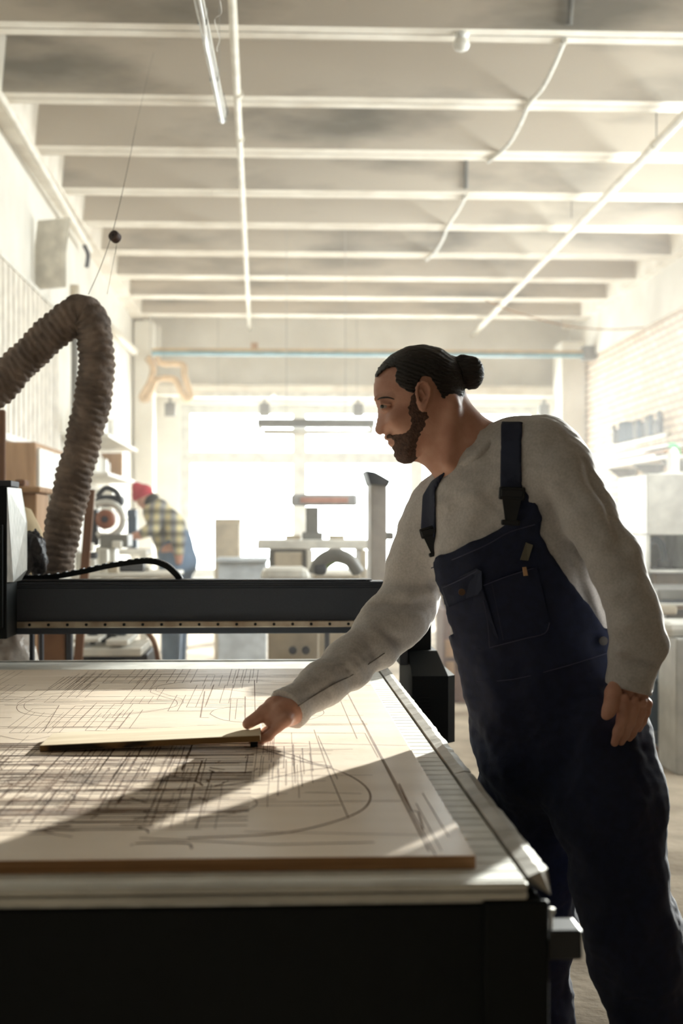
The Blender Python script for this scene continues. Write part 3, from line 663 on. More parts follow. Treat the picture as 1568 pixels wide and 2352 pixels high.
# open cuffs
fa = M(655, 1634, 2.85) - M(740, 1572, 2.93); gt.cut(M(659, 1631, 2.852), fa + np.array([0, 0, 0.0]), .10)
fb = M(1450, 1600, 2.79) - M(1445, 1540, 2.79); gt.cut(M(1444, 1584, 2.79), fb + np.array([-.018, 0, 0]), .09)
# neck hole
gt.cap(M(1040, 995, 2.96), M(1095, 1052, 2.95), .058, .054, .012, 'd')
sweat_grid = gt
sw = meshobj('sweatshirt', [nets(gt)], knit, root)

# collar and cuffs
cpts = [M(1020, 1088, 2.985), M(1040, 1080, 2.925), M(1075, 1060, 2.885), M(1105, 1036, 2.870), M(1135, 1008, 2.885), M(1150, 994, 2.935), M(1140, 990, 3.0), M(1095, 1000, 3.045), M(1040, 1040, 3.05)]
def tw(p): p = np.asarray(p); return Vector((p[0] * ct + p[1] * st, -p[0] * st + p[1] * ct, p[2]))
cl = crv([tw(p) for p in cpts + [cpts[0]]], 6)[:-1]
MB().tube(cl, .0105, 8, closed=True).build('collar', knit, sw, True)

# skin body -----------------------------------------------------------------
core = Grid([-.18, 2.52, .80], [0.78, 3.36, 1.56], .012)
for (fn) in (0,):
    core.chain([(1030, 1160, 3.04, .05), (1120, 1105, 2.97, .06), (1200, 1062, 2.91, .06), (1258, 1048, 2.87, .05)], .05)
    core.cap(M(1140, 1170, 2.97), M(1260, 1560, 2.97), .12, .125, .06, sy=.8)
    core.chain([(1022, 1172, 3.05, .05), (932, 1375, 3.1, .030), (800, 1523, 2.99, .028), (680, 1614, 2.88, .020)], .03)
    core.chain([(1262, 1048, 2.87, .045), (1348, 1185, 2.80, .034), (1441, 1380, 2.76, .030), (1450, 1470, 2.77, .032), (1445, 1560, 2.79, .018)], .03)
V0, Q0 = nets(core)
low = Grid([.22, 2.62, .06], [0.86, 3.3, .86], .014)
low.cap(M(1250, 1560, 2.95), M(1268, 1690, 2.96), .13, .14, .05, sy=.8)
low.chain([(1365, 1700, 2.87, .085), (1425, 2130, 2.83, .06), (1500, 2590, 2.86, .042)], .03)
low.chain([(1190, 1700, 3.05, .085), (1222, 2120, 3.1, .06), (1235, 2520, 3.12, .042)], .03)
V1, Q1 = nets(low)

# head: inflated profile, half-width grows with the distance from the outline
prof = [(862, 868), (859, 884), (858.3, 898), (859.5, 908), (860.5, 918), (865, 930), (868.5, 941), (868.5, 952), (865.5, 966), (861.5, 983), (862, 991), (866, 997), (873, 998.5), (880, 996.5), (883.5, 998.5), (882, 1005),
        (884.5, 1010), (892, 1013), (890, 1018), (893, 1023), (901, 1029), (906.5, 1037), (907, 1047), (914, 1057), (929, 1064), (943, 1061.5), (962, 1049), (975, 1037), (1000, 1020), (1030, 985), (1056, 940), (1062, 900), (1060, 865), (1040, 828), (1010, 806), (970, 797), (935, 802), (900, 820), (876, 842)]
hr = Grid([.05, 2.80, 1.32], [.36, 3.16, 1.70], .0021)
X, Y, Z = hr.full()
HD = 2.965
def head_field(poly, grow, wmax, hd=HD, rd=.085):
    P2 = [((x - CX) / FPX * hd, CAMZ + (HY - y) / FPX * hd) for x, y in poly]
    d2 = -poly_sd(X[:, 0, :], Z[0, 0, :][None, :] if Z.ndim == 3 else Z, P2)[:, None, :] + grow
    tt = np.clip(d2 / rd, 0, 1); w = wmax * np.sqrt(np.maximum(1 - (1 - tt) ** 2, 0)) + np.minimum(d2, 0)
    # narrower face than skull
    zz = (Z - (CAMZ + (HY - 930) / FPX * hd)); xx = X - (930 - CX) / FPX * hd
    fac = 1 - .16 * np.clip(-(xx) / .09, 0, 1) - .12 * np.clip(-zz / .10, 0, 1)
    return (np.abs(Y - hd) - w * fac) * .72
hr.F = head_field(prof, 0, .079)
hn = hr
hn.cap(M(1015, 955, 2.965), M(1110, 1062, 2.955), .060, .066, .03)
hn.cap(M(985, 985, 2.965), M(1060, 1080, 2.955), .050, .055, .03)
hn.cap(M(1040, 930, 2.90), M(1030, 1060, 2.90), .012, .010, .025)        # neck tendon
hn.cap(M(1100, 1000, 2.965), M(1165, 1020, 2.955), .022, .04, .03)      # trapezius
# face modelling on the camera side: socket, brow, cheek, mouth, nostril wing
ys = 2.965 - .047
hn.ell(M(884, 932, ys - .004), (.014, .014, .010), .012, 'd')
hn.ell(M(887, 934, ys + .0105), (.0128, .0128, .0118), .003)                # eyeball bulk
hn.cap(M(876, 926, ys + .003), M(895, 928, ys - .003), .0030, .0026, .004); hn.cap(M(878, 941, ys + .003), M(894, 940, ys - .001), .0026, .0024, .004)
hn.cap(M(866, 916, ys + .018), M(902, 914, ys - .006), .0065, .0055, .010)        # brow ridge
hn.ell(M(918, 965, ys - .008), (.022, .018, .02), .02)                    # cheekbone
hn.ell(M(874, 990, 2.965 - .013), (.010, .008, .0075), .006)               # nostril wing
hn.ell(M(879, 997, 2.965 - .011), (.004, .006, .003), .002, 'd')
hn.cap(M(889, 1014, 2.965 - .012), M(903, 1017, 2.965 - .03), .0022, .0018, .004, 'd')   # mouth line
hn.cap(M(880, 927, ys - .008), M(897, 929, ys - .010), .0022, .002, .004)
# ear
ey = 2.965 - .080
hn.ell(M(972, 908, ey + .004), (.0135, .011, .029), .008, rot=-.12)
hn.ell(M(973, 903, ey - .009), (.0085, .0075, .019), .004, 'd', rot=-.12)
pe = [(961, 920), (957, 905), (957, 891), (962, 881), (971, 877), (981, 881), (987, 893), (986, 908), (981, 922), (976, 934), (971, 941)]
for p, q in zip(pe[:-1], pe[1:]): hn.cap(M(p[0], p[1], ey - .007), M(q[0], q[1], ey - .007), .0030, .0030, .003, mg=.02)
hn.ell(M(971, 937, ey - .004), (.007, .005, .008), .005)
hn.cap(M(968, 896, ey - .004), M(977, 912, ey - .004), .0022, .0022, .003)
hn.ell(M(966, 915, ey - .003), (.004, .006, .006), .002, 'd')
V2, Q2 = nets(hn)

# right hand gripping the board end
def hand(lo, hi, h, fn):
    g = Grid(lo, hi, h); fn(g); return nets(g)
def rh(g):
    g.chain([(685, 1618, 2.872, .024), (668, 1632, 2.85, .026)], .02, sy=1.15)
    g.chain([(668, 1632, 2.85, .026), (640, 1642, 2.84, .0245), (628, 1650, 2.835, .020)], .015, sy=1.35)
    g.chain([(655, 1618, 2.86, .018), (628, 1622, 2.85, .0165), (606, 1635, 2.83, .0115), (588, 1650, 2.82, .0098), (572, 1660, 2.815, .0085), (567, 1664, 2.813, .0078)], .012, mg=.03)
    g.ell(M(650, 1655, 2.81), (.022, .02, .013), .012, rot=.45)
    for k, (dz, dx) in enumerate(((-.035, 6), (-.012, 0), (.011, -3), (.034, 0))):
        d = 2.835 + dz
        r = (.0085, .0095, .0098, .0092)[k]
        g.chain([(652 + dx, 1655, d, r + .003), (632 + dx, 1670, d, r + .001), (613 + dx * .6, HY + (CAMZ - .8845) / d * FPX, d, r), (603, HY + (CAMZ - .8795) / d * FPX, d, r - .001), (592 - dx, HY + (CAMZ - .8768) / d * FPX, d, .0062), (582 - dx, HY + (CAMZ - .8768) / d * FPX, d, .0060)], .006, mg=.02)
V3, Q3 = hand([-.21, 2.74, .78], [.0, 2.95, 1.0], .0013, rh)
def lh(g):
    g.chain([(1446, 1555, 2.79, .028), (1445, 1578, 2.785, .0285)], .02, sy=.75)
    g.chain([(1438, 1575, 2.785, .026), (1440, 1603, 2.78, .0225)], .015, sy=.75)
    g.chain([(1455, 1575, 2.785, .024), (1466, 1608, 2.785, .0205)], .015, sy=.8)
    g.chain([(1420, 1572, 2.775, .018), (1409, 1592, 2.765, .0155), (1404, 1616, 2.757, .0125), (1397, 1634, 2.752, .0108), (1391, 1644, 2.75, .0078)], .012, mg=.03)
    g.chain([(1434, 1603, 2.765, .0125), (1434, 1625, 2.758, .0112), (1429, 1650, 2.755, .0103), (1419, 1680, 2.755, .0092), (1411, 1706, 2.757, .0076)], .007, mg=.02)
    g.chain([(1456, 1608, 2.768, .0120), (1453, 1632, 2.762, .0110), (1446, 1660, 2.760, .0100), (1434, 1688, 2.765, .009), (1426, 1704, 2.77, .0074)], .005, mg=.02)
    g.chain([(1473, 1613, 2.775, .0110), (1469, 1638, 2.772, .0104), (1462, 1662, 2.772, .0094), (1451, 1684, 2.778, .0082), (1445, 1695, 2.782, .007)], .005, mg=.02)
    g.chain([(1486, 1616, 2.785, .0096), (1482, 1636, 2.783, .0090), (1475, 1656, 2.784, .0082), (1467, 1674, 2.79, .0066)], .005, mg=.02)
    for (x, y, d) in ((1436, 1603, 2.755), (1457, 1608, 2.757), (1474, 1613, 2.765), (1487, 1617, 2.777)): g.ell(M(x, y, d), (.009, .008, .009), .006)
    for (a, b, c) in (((1446, 1578), (1447, 1600), 2.757), ((1463, 1582), (1466, 1604), 2.762), ((1428, 1580), (1428, 1600), 2.760)): g.cap(M(a[0], a[1], c), M(b[0], b[1], c), .003, .004, .008, 'd')
V4, Q4 = hand([.49, 2.66, .84], [.66, 2.87, 1.04], .0013, lh)
body = meshobj('body', [(V0, Q0), (V1, Q1), (V2, Q2), (V3, Q3), (V4, Q4)], skin, root)
# nails
nail = mat('fingernail', (214, 170, 152), 0.3)
# eye
MB().lathe([(.0001, -.0118)] + [(.0118 * math.cos(a), .0118 * math.sin(a)) for a in np.linspace(-1.4, 1.4, 11)] + [(.0001, .0118)], tw(M(885.5, 933.5, ys + .0088)), 16).build('eyeball', mat('eye_white', (176, 164, 154), 0.2), body, True)
MB().lathe([(.0001, -.004)] + [(.0052 * math.cos(a), .004 * math.sin(a)) for a in np.linspace(-1.4, 1.4, 7)] + [(.0001, .004)], tw(M(878.0, 933.8, ys + .0022)), 12).build('iris', mat('grey_iris', (60, 66, 66), 0.15), body, True)
eb = crv([tw(M(867, 918, ys + .010)), tw(M(875, 914, ys - .001)), tw(M(890, 913, ys - .0105)), tw(M(905, 917, ys - .018))], 4)
MB().tube(eb, [.001, .0014, .0016, .0017, .0018, .0019, .0019, .0018, .0017, .0015, .0012, .001, .0006][:len(eb)], 6).build('eyebrow', hairm, body, True)

# hair ----------------------------------------------------------------------
hp = [(864, 868), (861, 860), (866, 852), (876, 836), (904, 811), (936, 796), (969, 792), (999, 796), (1024, 808), (1046, 824), (1062, 850), (1067, 876), (1067, 905), (1063, 932), (1058, 944), (1036, 943), (1017, 932), (1006, 913), (998, 900), (992, 889), (984, 878), (972, 873), (961, 876), (955, 889), (951, 904), (944, 912), (928, 905), (912, 892), (907, 884), (906, 868), (909, 856), (906, 848), (890, 850), (877, 857)]
def shell_head(base, poly, grow, soft=0.0):
    g = Grid([.06, 2.80, 1.36], [.36, 3.16, 1.72], .0023); 
    return g
gh = Grid([.06, 2.84, 1.36], [.30, 3.09, 1.70], .0023)
X, Y, Z = gh.full()
hf = head_field(prof, .006, .083)
P2 = [((x - CX) / FPX * HD, CAMZ + (HY - y) / FPX * HD) for x, y in hp]
pm = poly_sd(X[:, 0, :], Z[0, 0, :][None, :], P2)[:, None, :]
gh.F = np.maximum(hf, pm + .001 * noise3(X, Y, Z, .02, 9, 5)) + 0 * Y
gh.F += .0009 * np.sin((Z * .9 + X * .35) * 900 + 4 * noise3(X, Y, Z, .08, 2, 4))
gh.ell(M(1078, 856, HD), (.030, .032, .037), .006, rot=.25); gh.ell(M(1062, 824, HD - .004), (.011, .013, .010), .006); gh.ell(M(1098, 852, HD), (.012, .022, .026), .003, rot=.1)
gh.cap(M(1035, 850, HD), M(1066, 858, HD), .026, .018, .014); gh.ell(M(1090, 835, HD - .01), (.012, .014, .014), .004)
gh.F += .0016 * np.abs(np.sin((Z - .3 * X) * 330 + 3 * noise3(X, Y, Z, .05, 12, 4))) * (X > M(1058, 0, HD)[0])
meshobj('hair', [nets(gh)], hairm, body)

# beard ---------------------------------------------------------------------
bp = [(886, 1003), (893, 1000), (903, 1003), (915, 1000), (924, 984), (930, 962), (935, 940), (941, 918), (948, 905), (956, 908), (960, 925), (966, 945), (978, 960), (986, 985), (984, 1012), (976, 1038), (963, 1053), (945, 1066), (929, 1068), (911, 1061), (903, 1048), (903, 1036), (899, 1030), (906, 1022), (904, 1014), (893, 1009), (886, 1008)]
gb = Grid([.06, 2.85, 1.40], [.22, 3.08, 1.60], .0021)
X, Y, Z = gb.full()
hf = head_field(prof, .0022, .0812)
P2 = [((x - CX) / FPX * HD, CAMZ + (HY - y) / FPX * HD) for x, y in bp]
pm = poly_sd(X[:, 0, :], Z[0, 0, :][None, :], P2)[:, None, :]
gb.F = np.maximum(hf, pm * .6 + .0009 * noise3(X, Y, Z, .012, 21, 7)) + .0004 * noise3(X, Y, Z, .008, 4, 6)
meshobj('beard', [nets(gb)], beardm, body)

# overalls ------------------------------------------------------------------
# torso shape sampled from the same primitives
def torso(g, e):
    g.cap(M(1130, 1150, 2.97), M(1165, 1260, 2.97), .115 + e, .145 + e, .06, sy=.88)
    g.cap(M(1172, 1290, 2.97), M(1218, 1420, 2.97), .15 + e, .155 + e, .06, sy=.80)
    g.cap(M(1218, 1420, 2.97), M(1262, 1560, 2.97), .155 + e, .158 + e, .05, sy=.80)
    g.chain([(1215, 1050, 2.93, .075 + e), (1240, 1150, 2.93, .1 + e), (1270, 1300, 2.95, .11 + e), (1290, 1400, 2.96, .105 + e)], .05)
    g.chain([(1295, 1270, 2.94, .07 + e), (1340, 1390, 2.925, .067 + e), (1370, 1450, 2.925, .056 + e)], .03)  # same added sun-blocking bulk, so the overalls lie over it
    g.chain([(1030, 1160, 3.04, .066 + e), (1120, 1105, 2.97, .075 + e), (1200, 1062, 2.91, .075 + e), (1258, 1048, 2.87, .062 + e)], .05)
gbib = Grid([.12, 2.62, .06], [.90, 3.34, 1.56], .0046)
torso(gbib, .007)
PX, PY = PXY(gbib)
X, Y, Z = gbib.full()
bib = [(984, 1290), (1036, 1267), (1104, 1238), (1160, 1204), (1176, 1185), (1205, 1100), (1243, 1190), (1237, 1225), (1271, 1280), (1309, 1336), (1352, 1391), (1386, 1446), (1425, 1450), (1440, 1560), (1440, 1640), (1080, 1640), (1086, 1540), (1078, 1523), (1049, 1464), (1011, 1388), (996, 1330)]
pm = poly_sd(PX, PY, bib) * (2.9 / FPX)
front = Y - (2.95 + np.clip((1450 - PY) / 200, 0, 1) * -.03)      # bib only in front above the waist
cond = np.where(PY < 1450, np.maximum(pm, front), np.where(PY < 1470, np.maximum(np.minimum(pm, .02), -.02), -.02))
base = gbib.F.copy()
full_low = np.where(PY > 1455, -1, 1) * .02
gbib.F = np.maximum(base, np.minimum(np.maximum(pm, front), (1462 - PY) * (2.9 / FPX)))
gtr = gbib
gtr.cap(M(1250, 1540, 2.96), M(1262, 1590, 2.96), .156, .156, .04, sy=.80)
gtr.cap(M(1256, 1580, 2.96), M(1278, 1700, 2.96), .156, .158, .04, sy=.84)
gtr.chain([(1372, 1690, 2.88, .106), (1400, 1850, 2.855, .102), (1420, 2000, 2.84, .088), (1445, 2140, 2.82, .087), (1468, 2220, 2.82, .080), (1502, 2360, 2.82, .074), (1560, 2580, 2.84, .072)], .05)
gtr.chain([(1206, 1690, 3.03, .108), (1216, 1850, 3.06, .100), (1222, 2000, 3.08, .092), (1226, 2140, 3.09, .083), (1234, 2360, 3.10, .070), (1240, 2540, 3.10, .070)], .05)
gtr.ell(M(1532, 2150, 2.84), (.028, .05, .036), .03)
Z = Z + 0; lowm = np.clip((PY - 1450) / 250, 0, 1)
gtr.F += (.0014 + .0030 * lowm) * noise3(X, Y, Z, .10, 41, 8, (1.4, 1.4, .7)) + .0009 * noise3(X, Y, Z, .035, 43, 6)
gtr.F = folds([((1480, 1700, 2.84), (1500, 2000, 2.84), .014, -.010), ((1465, 1720, 2.82), (1480, 1950, 2.80), .012, .012), ((1475, 2040, 2.80), (1540, 2120, 2.80), .014, -.010), ((1460, 2090, 2.78), (1540, 2100, 2.80), .012, .010), ((1480, 2200, 2.78), (1550, 2190, 2.80), .014, .010),
   ((1280, 1850, 2.92), (1330, 2010, 2.92), .014, .010), ((1150, 1800, 3.0), (1240, 1900, 3.0), .02, .008), ((1100, 1545, 2.84), (1200, 1620, 2.82), .013, .007), ((1370, 1470, 2.84), (1410, 1600, 2.82), .014, .010), ((1020, 1400, 2.85), (1120, 1500, 2.84), .014, .005)], 1, 1, gtr.F)
gbib2 = gbib
ov = meshobj('bib_overalls', [nets(gbib)], navy, root)

# straps, buckles, pockets laid on the body
def surf(g, px, py, off=0.0, back=False):     # first hit of the camera ray on grid g
    ds = np.arange(2.62, 3.3, .002)
    if back: ds = ds[::-1]
    for d in ds:
        p = M(px, py, d); i = np.round((p - g.lo) / g.h).astype(int)
        if (i < 0).any() or (i >= np.array(g.n)).any(): continue
        if g.F[tuple(i)] < 0: return tw(M(px, py, d + (off if back else -off)))
    return tw(M(px, py, 2.95))
sg = tor
def spts(lst, off, g=sg): return [surf(g, x, y, off) for x, y in lst]
right_dir = tw(M(1200, 1000, 2.9)) - tw(M(1150, 1000, 2.9))
def strap(poly, back, lim=None):
    g = sweat_grid.copy(); X_, Y_, Z_ = g.full(); Yc = np.maximum(Y_, .5)
    pm_ = poly_sd(X_ / Yc * FPX + CX, HY - (Z_ - CAMZ) / Yc * FPX, poly) * (2.9 / FPX)
    F0 = sweat_grid.F - .0055
    g.F = np.maximum(np.maximum(F0, pm_), (Y_ - back) if lim is None else (lim - Y_)); g.F = np.maximum(g.F, -(sweat_grid.F + .004))
    return meshobj('shoulder_strap', [nets(g)], navyd, ov)
strap([(1150, 968), (1200, 968), (1198, 1010), (1197, 1060), (1200, 1140), (1148, 1140), (1149, 1060)], 3.02)
strap([(1028, 1078), (990, 1105), (970, 1138), (966, 1212), (968, 1238), (1000, 1236), (1001, 1200), (998, 1130), (1012, 1104)], 3.2)
strap([(1150, 960), (1205, 960), (1300, 1465), (1250, 1480)], 0, 3.0)
strap([(990, 1085), (1035, 1070), (1240, 1470), (1190, 1480)], 0, 3.09)
def buckle(px, py, w, h, rot, g, off):
    c = surf(g, px, py, off); R = Matrix.Rotation(-TH, 4, 'Z') @ Matrix.Rotation(rot, 4, 'Y')
    m = MB(); 
    m.box((-w / 2, -.005, h * .12), (w / 2, .004, h / 2), .003); m.box((-w * .42, -.008, h * .2), (w * .42, -.003, h * .42), .002)
    m.add([(-w * .36, -.004, h * .14), (w * .36, -.004, h * .14), (w * .2, -.004, -h / 2), (-w * .2, -.004, -h / 2), (-w * .36, .004, h * .14), (w * .36, .004, h * .14), (w * .2, .004, -h / 2), (-w * .2, .004, -h / 2)],
          [(0, 1, 2, 3), (4, 7, 6, 5), (0, 4, 5, 1), (1, 5, 6, 2), (2, 6, 7, 3), (3, 7, 4, 0)])
    m.box((-w * .36, -.006, -h * .62), (w * .36, .005, -h * .46), .003)
    m.v = [R @ Vector(v) + c for v in m.v]
    return m.build('buckle', plasticb, ov)
buckle(1174, 1158, .052, .068, .05, sg, .016)
buckle(989, 1240, .036, .056, -.28, sweat_grid, .016)
tab = mat('navy_tab', (30, 42, 74), 0.8)
stitch = mat('orange_stitching', (120, 92, 84), 0.8)
def patch(name, poly, m, off, parent, th=.003):
    ps = [surf(gbib, x, y, off) for x, y in poly]; nrm = Vector((st * .02, -1, 0.05)).normalized()
    return MB().prism(ps, nrm * th).build(name, m, parent)
pk = patch('chest_pocket', [(1016, 1372), (1100, 1338), (1108, 1352), (1145, 1470), (1100, 1492), (1060, 1462)], navy, .002, ov)
patch('pocket_flap', [(1013, 1346), (1093, 1306), (1105, 1312), (1106, 1352), (1096, 1366), (1030, 1394), (1020, 1388)], navyd, .007, ov, .004)
bt = surf(gbib, 1060, 1360, .015); MB().lathe([(.007, -.002), (.007, .001), (.004, .003)], bt, 14, 'Y').build('snap_button', mat('brass_snap', (120, 96, 78), 0.35, 0.8), ov)
wb = surf(gbib, 1385, 1472, .010); MB().lathe([(.009, -.003), (.009, .002), (.005, .004)], wb, 14, 'Y').build('waist_button', mat('dark_metal_button', (78, 74, 72), 0.35, 0.8), ov)
patch('leather_tab', [(1207, 1246), (1223, 1252), (1212, 1288), (1194, 1286)], mat('olive_leather_tab', (96, 92, 78), 0.6), .006, ov)
patch('pencil_tip', [(1199, 1303), (1207, 1302), (1211, 1322), (1202, 1323)], mat('wooden_pencil', (176, 140, 104), 0.6), .012, ov, .006)
patch('tool_pocket', [(1128, 1335), (1232, 1302), (1262, 1430), (1250, 1455), (1155, 1470)], navy, .003, ov)
def seam(lst, off=.009): MB().tube(crv([surf(gbib, x, y, off) for x, y in lst], 4), .0011, 5).build('seam', mat('navy_topstitch', (58, 60, 84), 0.8), ov)
seam([(990, 1305), (1060, 1277), (1120, 1250), (1170, 1222), (1228, 1205)]); seam([(1110, 1345), (1170, 1322), (1225, 1305)]); seam([(1123, 1488), (1200, 1468), (1250, 1455), (1262, 1430)])
seam([(1016, 1350), (1060, 1330), (1098, 1310)], .014); seam([(1110, 1380), (1120, 1430), (1124, 1486)], .008)
seam([(1095, 1565), (1180, 1560), (1300, 1530), (1395, 1500)], .006)
# boots
boot = mat('black_work_boot', (28, 26, 25), 0.6)
for (px, py, d) in ((1560, 2580, 2.84), (1240, 2540, 3.10)):
    c = M(px, py, d); g = Grid([c[0] - .26, d - .12, -.01], [c[0] + .12, d + .12, .18], .008)
    a = np.array([c[0], d, .14], np.float32); g.cap(a, np.array([c[0], d, .07], np.float32), .058, .055, .03)
    g.cap(np.array([c[0] + .02, d, .05], np.float32), np.array([c[0] - .17, d - .03, .045], np.float32), .05, .045, .03)
    g.F = np.maximum(g.F, -(g.full()[2] - .002)); meshobj('boot', [nets(g)], boot, root)

sd_ = mat('sweatshirt_seam', (112, 106, 102), .95)
MB().tube(crv([surf(sweat_grid, x, y, .0034) for x, y in ((664, 1634), (690, 1618), (719, 1599), (770, 1569), (806, 1552), (857, 1518), (883, 1500))], 5), .0013, 5).build('sleeve_seam', sd_, sw)
# ------------------------------------------------------------------ background
wood = mat('tan_wood', (176, 140, 104), 0.75, rgb2=(148, 112, 78), scale=4, stretch=(4, 4, .5))
dwood = mat('brown_board', (128, 92, 66), 0.8, rgb2=(104, 72, 50), scale=4, stretch=(4, 4, .5))
offw = mat('off_white_laminate', (228, 224, 214), 0.5)
beige = mat('beige_metal', (196, 184, 162), 0.55)
greym = mat('mid_grey_metal', (132, 130, 126), 0.5, 0.2)
dgrey = mat('dark_grey_metal', (66, 68, 74), 0.5, 0.2)
slate = mat('slate_blue_metal', (52, 74, 96), 0.5)
def bx(px0, py0, px1, py1, d, th, m=None, bev=.01, ground=False):
    a = W(px0, py0, d); b = W(px1, py1, d); m = m or MB()
    return m.box((a.x, a.y, 0.0 if ground else b.z), (b.x, a.y + th, a.z), bev)
def ctr(px0, px1, d, th, z=0): a = W((px0 + px1) / 2, HY, d); return (a.x, a.y + th / 2, z)
# left wall cladding: one corrugated panel
m = MB(); y = 12.75; i = 0
m.box((RX0 + .001, 8.2, 1.95), (RX0 + .006, 12.8, 3.16))
for y in np.arange(8.2, 12.7, .205): m.box((RX0 + .006, y, 1.95), (RX0 + .055, y + .15, 3.16), .012)
clad = one('corrugated_panel', m, mat('grey_corrugated_steel', (222, 214, 200), .6), 'pale corrugated metal panel on the left wall behind the hose', 'panel')
MB().box((RX0 + .001, 8.2, 3.16), (RX0 + .06, 12.8, 3.2)).box((RX0 + .001, 8.2, 1.9), (RX0 + .07, 12.8, 1.95)).build('edge_trim', offw, clad)
# left wall post with tube
pt = thing('wall_pipe', tuple(W(170, 1200, 12.2).xy.to_3d()), 'upright grey pipe with rounded top in front of the left wall', 'pipe')
a = W(171, 655, 12.2); MB().tube([Vector((a.x, a.y, 0)), Vector((a.x, a.y, a.z - .2))], .03, 12).build('upright', greym, pt, True)
MB().tube([Vector((a.x, a.y, a.z - .26)), a], [.042, .04], 12).tube([a + Vector((-.07, 0, -.12)), a + Vector((.08, 0, -.12))], .014, 8).build('pipe_cap', beige, pt, True)
# left high pipes
pipe('wall_conduit', [Vector((RX0 + .16, 5.5, RIB - .05)), Vector((RX0 + .16, 9.8, RIB - .05)), Vector((RX0 + .12, 14.2, RIB - .12))], .028, 'thin white conduit following the top edge of the left wall')
pipe('slanted_conduit', [Vector(W(250, 752, 16.5)), Vector(W(309, 808, 19.0))], .05, 'short slanted white pipe at the far left ceiling corner')
ca = thing('wall_cable', tuple(W(195, 600, 12.6)), 'short dark cable hanging off the left wall conduit', 'cable'); MB().tube(crv([W(193, 563, 12.6), W(202, 585, 12.6), W(199, 614, 12.6)], 5), .02, 7).build('cable', dgrey, ca, True)
dct = thing('wall_duct', tuple(W(150, 560, 11.6)), 'pale tapered duct box on the left wall below the conduit', 'duct')
MB().prism([W(150, 500, 11.4), W(162, 500, 11.4), W(152, 580, 11.4), W(152, 660, 11.4), W(143, 660, 11.4), W(143, 560, 11.4)], Vector((-.24, .12, 0))).build('duct', mat('pale_duct', (218, 212, 198), .6), dct)
# blue crane rail
cr = thing('crane_rail', tuple(W(800, 812, 19.0)), 'pale blue and yellow rail crossing the far end under the ceiling', 'rail')
a, b = W(262, 812, 18.9), W(1384, 812, 18.9); yy = (a.y + b.y) / 2
MB().box((RX0 + .32, yy, a.z - .03), (RX1 - .03, yy + .12, a.z + .02), .01).build('rail', mat('pale_blue_paint', (120, 160, 172), .5), cr)
MB().box((RX0 + .32, yy + .02, a.z + .022), (RX1 - .03, yy + .10, a.z + .06), .01).build('busbar', mat('ochre_paint', (196, 164, 112), .5), cr)
MB().box((RX1 - .18, yy - .05, a.z - .06), (RX1 - .001, yy + .2, a.z + .12), .01).build('end_stop', greym, cr)
MB().box((W(576, 800, 18.9).x, yy + .01, a.z + .06), (W(592, 800, 18.9).x, yy + .1, a.z + .14), .01).build('bracket', wood, cr)
# far ceiling tubes and speakers/brackets above the window
lt = thing('linear_light', tuple(W(650, 906, 19.6)), 'long white strip light above the far window', 'light fitting')
for (x0, x1) in ((440, 625), (632, 862)): p, q = W(x0, 906, 19.6), W(x1, 906, 19.6); MB().box((p.x, 19.6, p.z - .05), (q.x, 19.72, p.z + .03), .02).build('diffuser', whitep, lt)
for x in (500, 820): p = W(x, 906, 19.6); MB().tube([p + Vector((0, .06, .03)), Vector((p.x, 19.66, RIB + .36))], .004, 5).build('suspension_wire', alu, lt)
for (x, lab) in ((391, 'small grey bracket above the window, leftmost of the four'), (607, 'small grey bracket above the window, second from left'), (823, 'small grey bracket above the window next to the man forehead'), (1256, 'small grey bracket above the window, right of the hair bun')):
    p = W(x, 940, 20.0); c = MB().box((p.x - .075, 20.02, p.z - .10), (p.x + .075, 20.14, p.z + .09), .012); c.box((p.x - .02, 20.03, p.z + .06), (p.x + .02, 20.146, p.z + .16), .004); one('window_bracket', c, greym, lab, 'bracket', 'grey brackets over the far window')
fb = thing('bent_wood_frame', tuple(W(385, 870, 19.2)), 'pale bent wood chair frame hanging at the far left above the window', 'wooden frame')
K = 19.4; o1 = [(338, 822), (352, 845), (344, 880), (325, 912), (338, 916), (352, 888), (362, 872), (395, 870), (408, 882), (425, 915), (438, 912), (424, 865), (422, 840), (405, 836), (370, 834), (358, 820)]
MB().tube(crv([W(x, y, K) for x, y in o1], 4), .045, 8).build('frame', mat('pale_birch', (226, 196, 160), .6), fb, True)
hk = W(345, 812, K); MB().tube([hk, Vector((hk.x, hk.y, RIB + .36))], .006, 5).build('hook_wire', alu, fb)
# hanging double light in mid room
hl = thing('hanging_light', tuple(W(725, 980, 14.5)), 'grey hanging twin fluorescent fitting in front of the far window', 'light fitting')
p, q = W(590, 968, 14.5), W(862, 970, 14.5)
MB().box((p.x, p.y, p.z - .05), (q.x, p.y + .24, p.z + .03), .015).build('reflector', greym, hl)
for k in (0, .12): MB().tube([Vector((p.x + .06, p.y + .04 + k, p.z - .10)), Vector((q.x - .02, p.y + .04 + k, p.z - .10))], .026, 8).build('lamp_tube', tubem, hl, True)
for e in (.01, q.x - p.x - .05): MB().box((p.x + e, p.y + .01, p.z - .11), (p.x + e + .04, p.y + .2, p.z - .03), .004).build('lamp_holder', whitep, hl)
for e in (.3, q.x - p.x - .3): MB().tube([Vector((p.x + e, p.y + .1, p.z)), Vector((p.x + e, p.y + .1, RIB + .36))], .004, 5).build('suspension_wire', alu, hl)
# sagging wire across the far ceiling
o = thing('sagging_wire', tuple(W(1250, 735, 17)), 'thin wire sagging across to the right wall at the far ceiling', 'wire')
MB().tube(crv([W(1115, 690, 17), W(1200, 722, 16.8), W(1300, 748, 16.6), W(1400, 757, 16.4), W(1480, 752, 16.2)], 6), .008, 5).build('wire', wood, o)

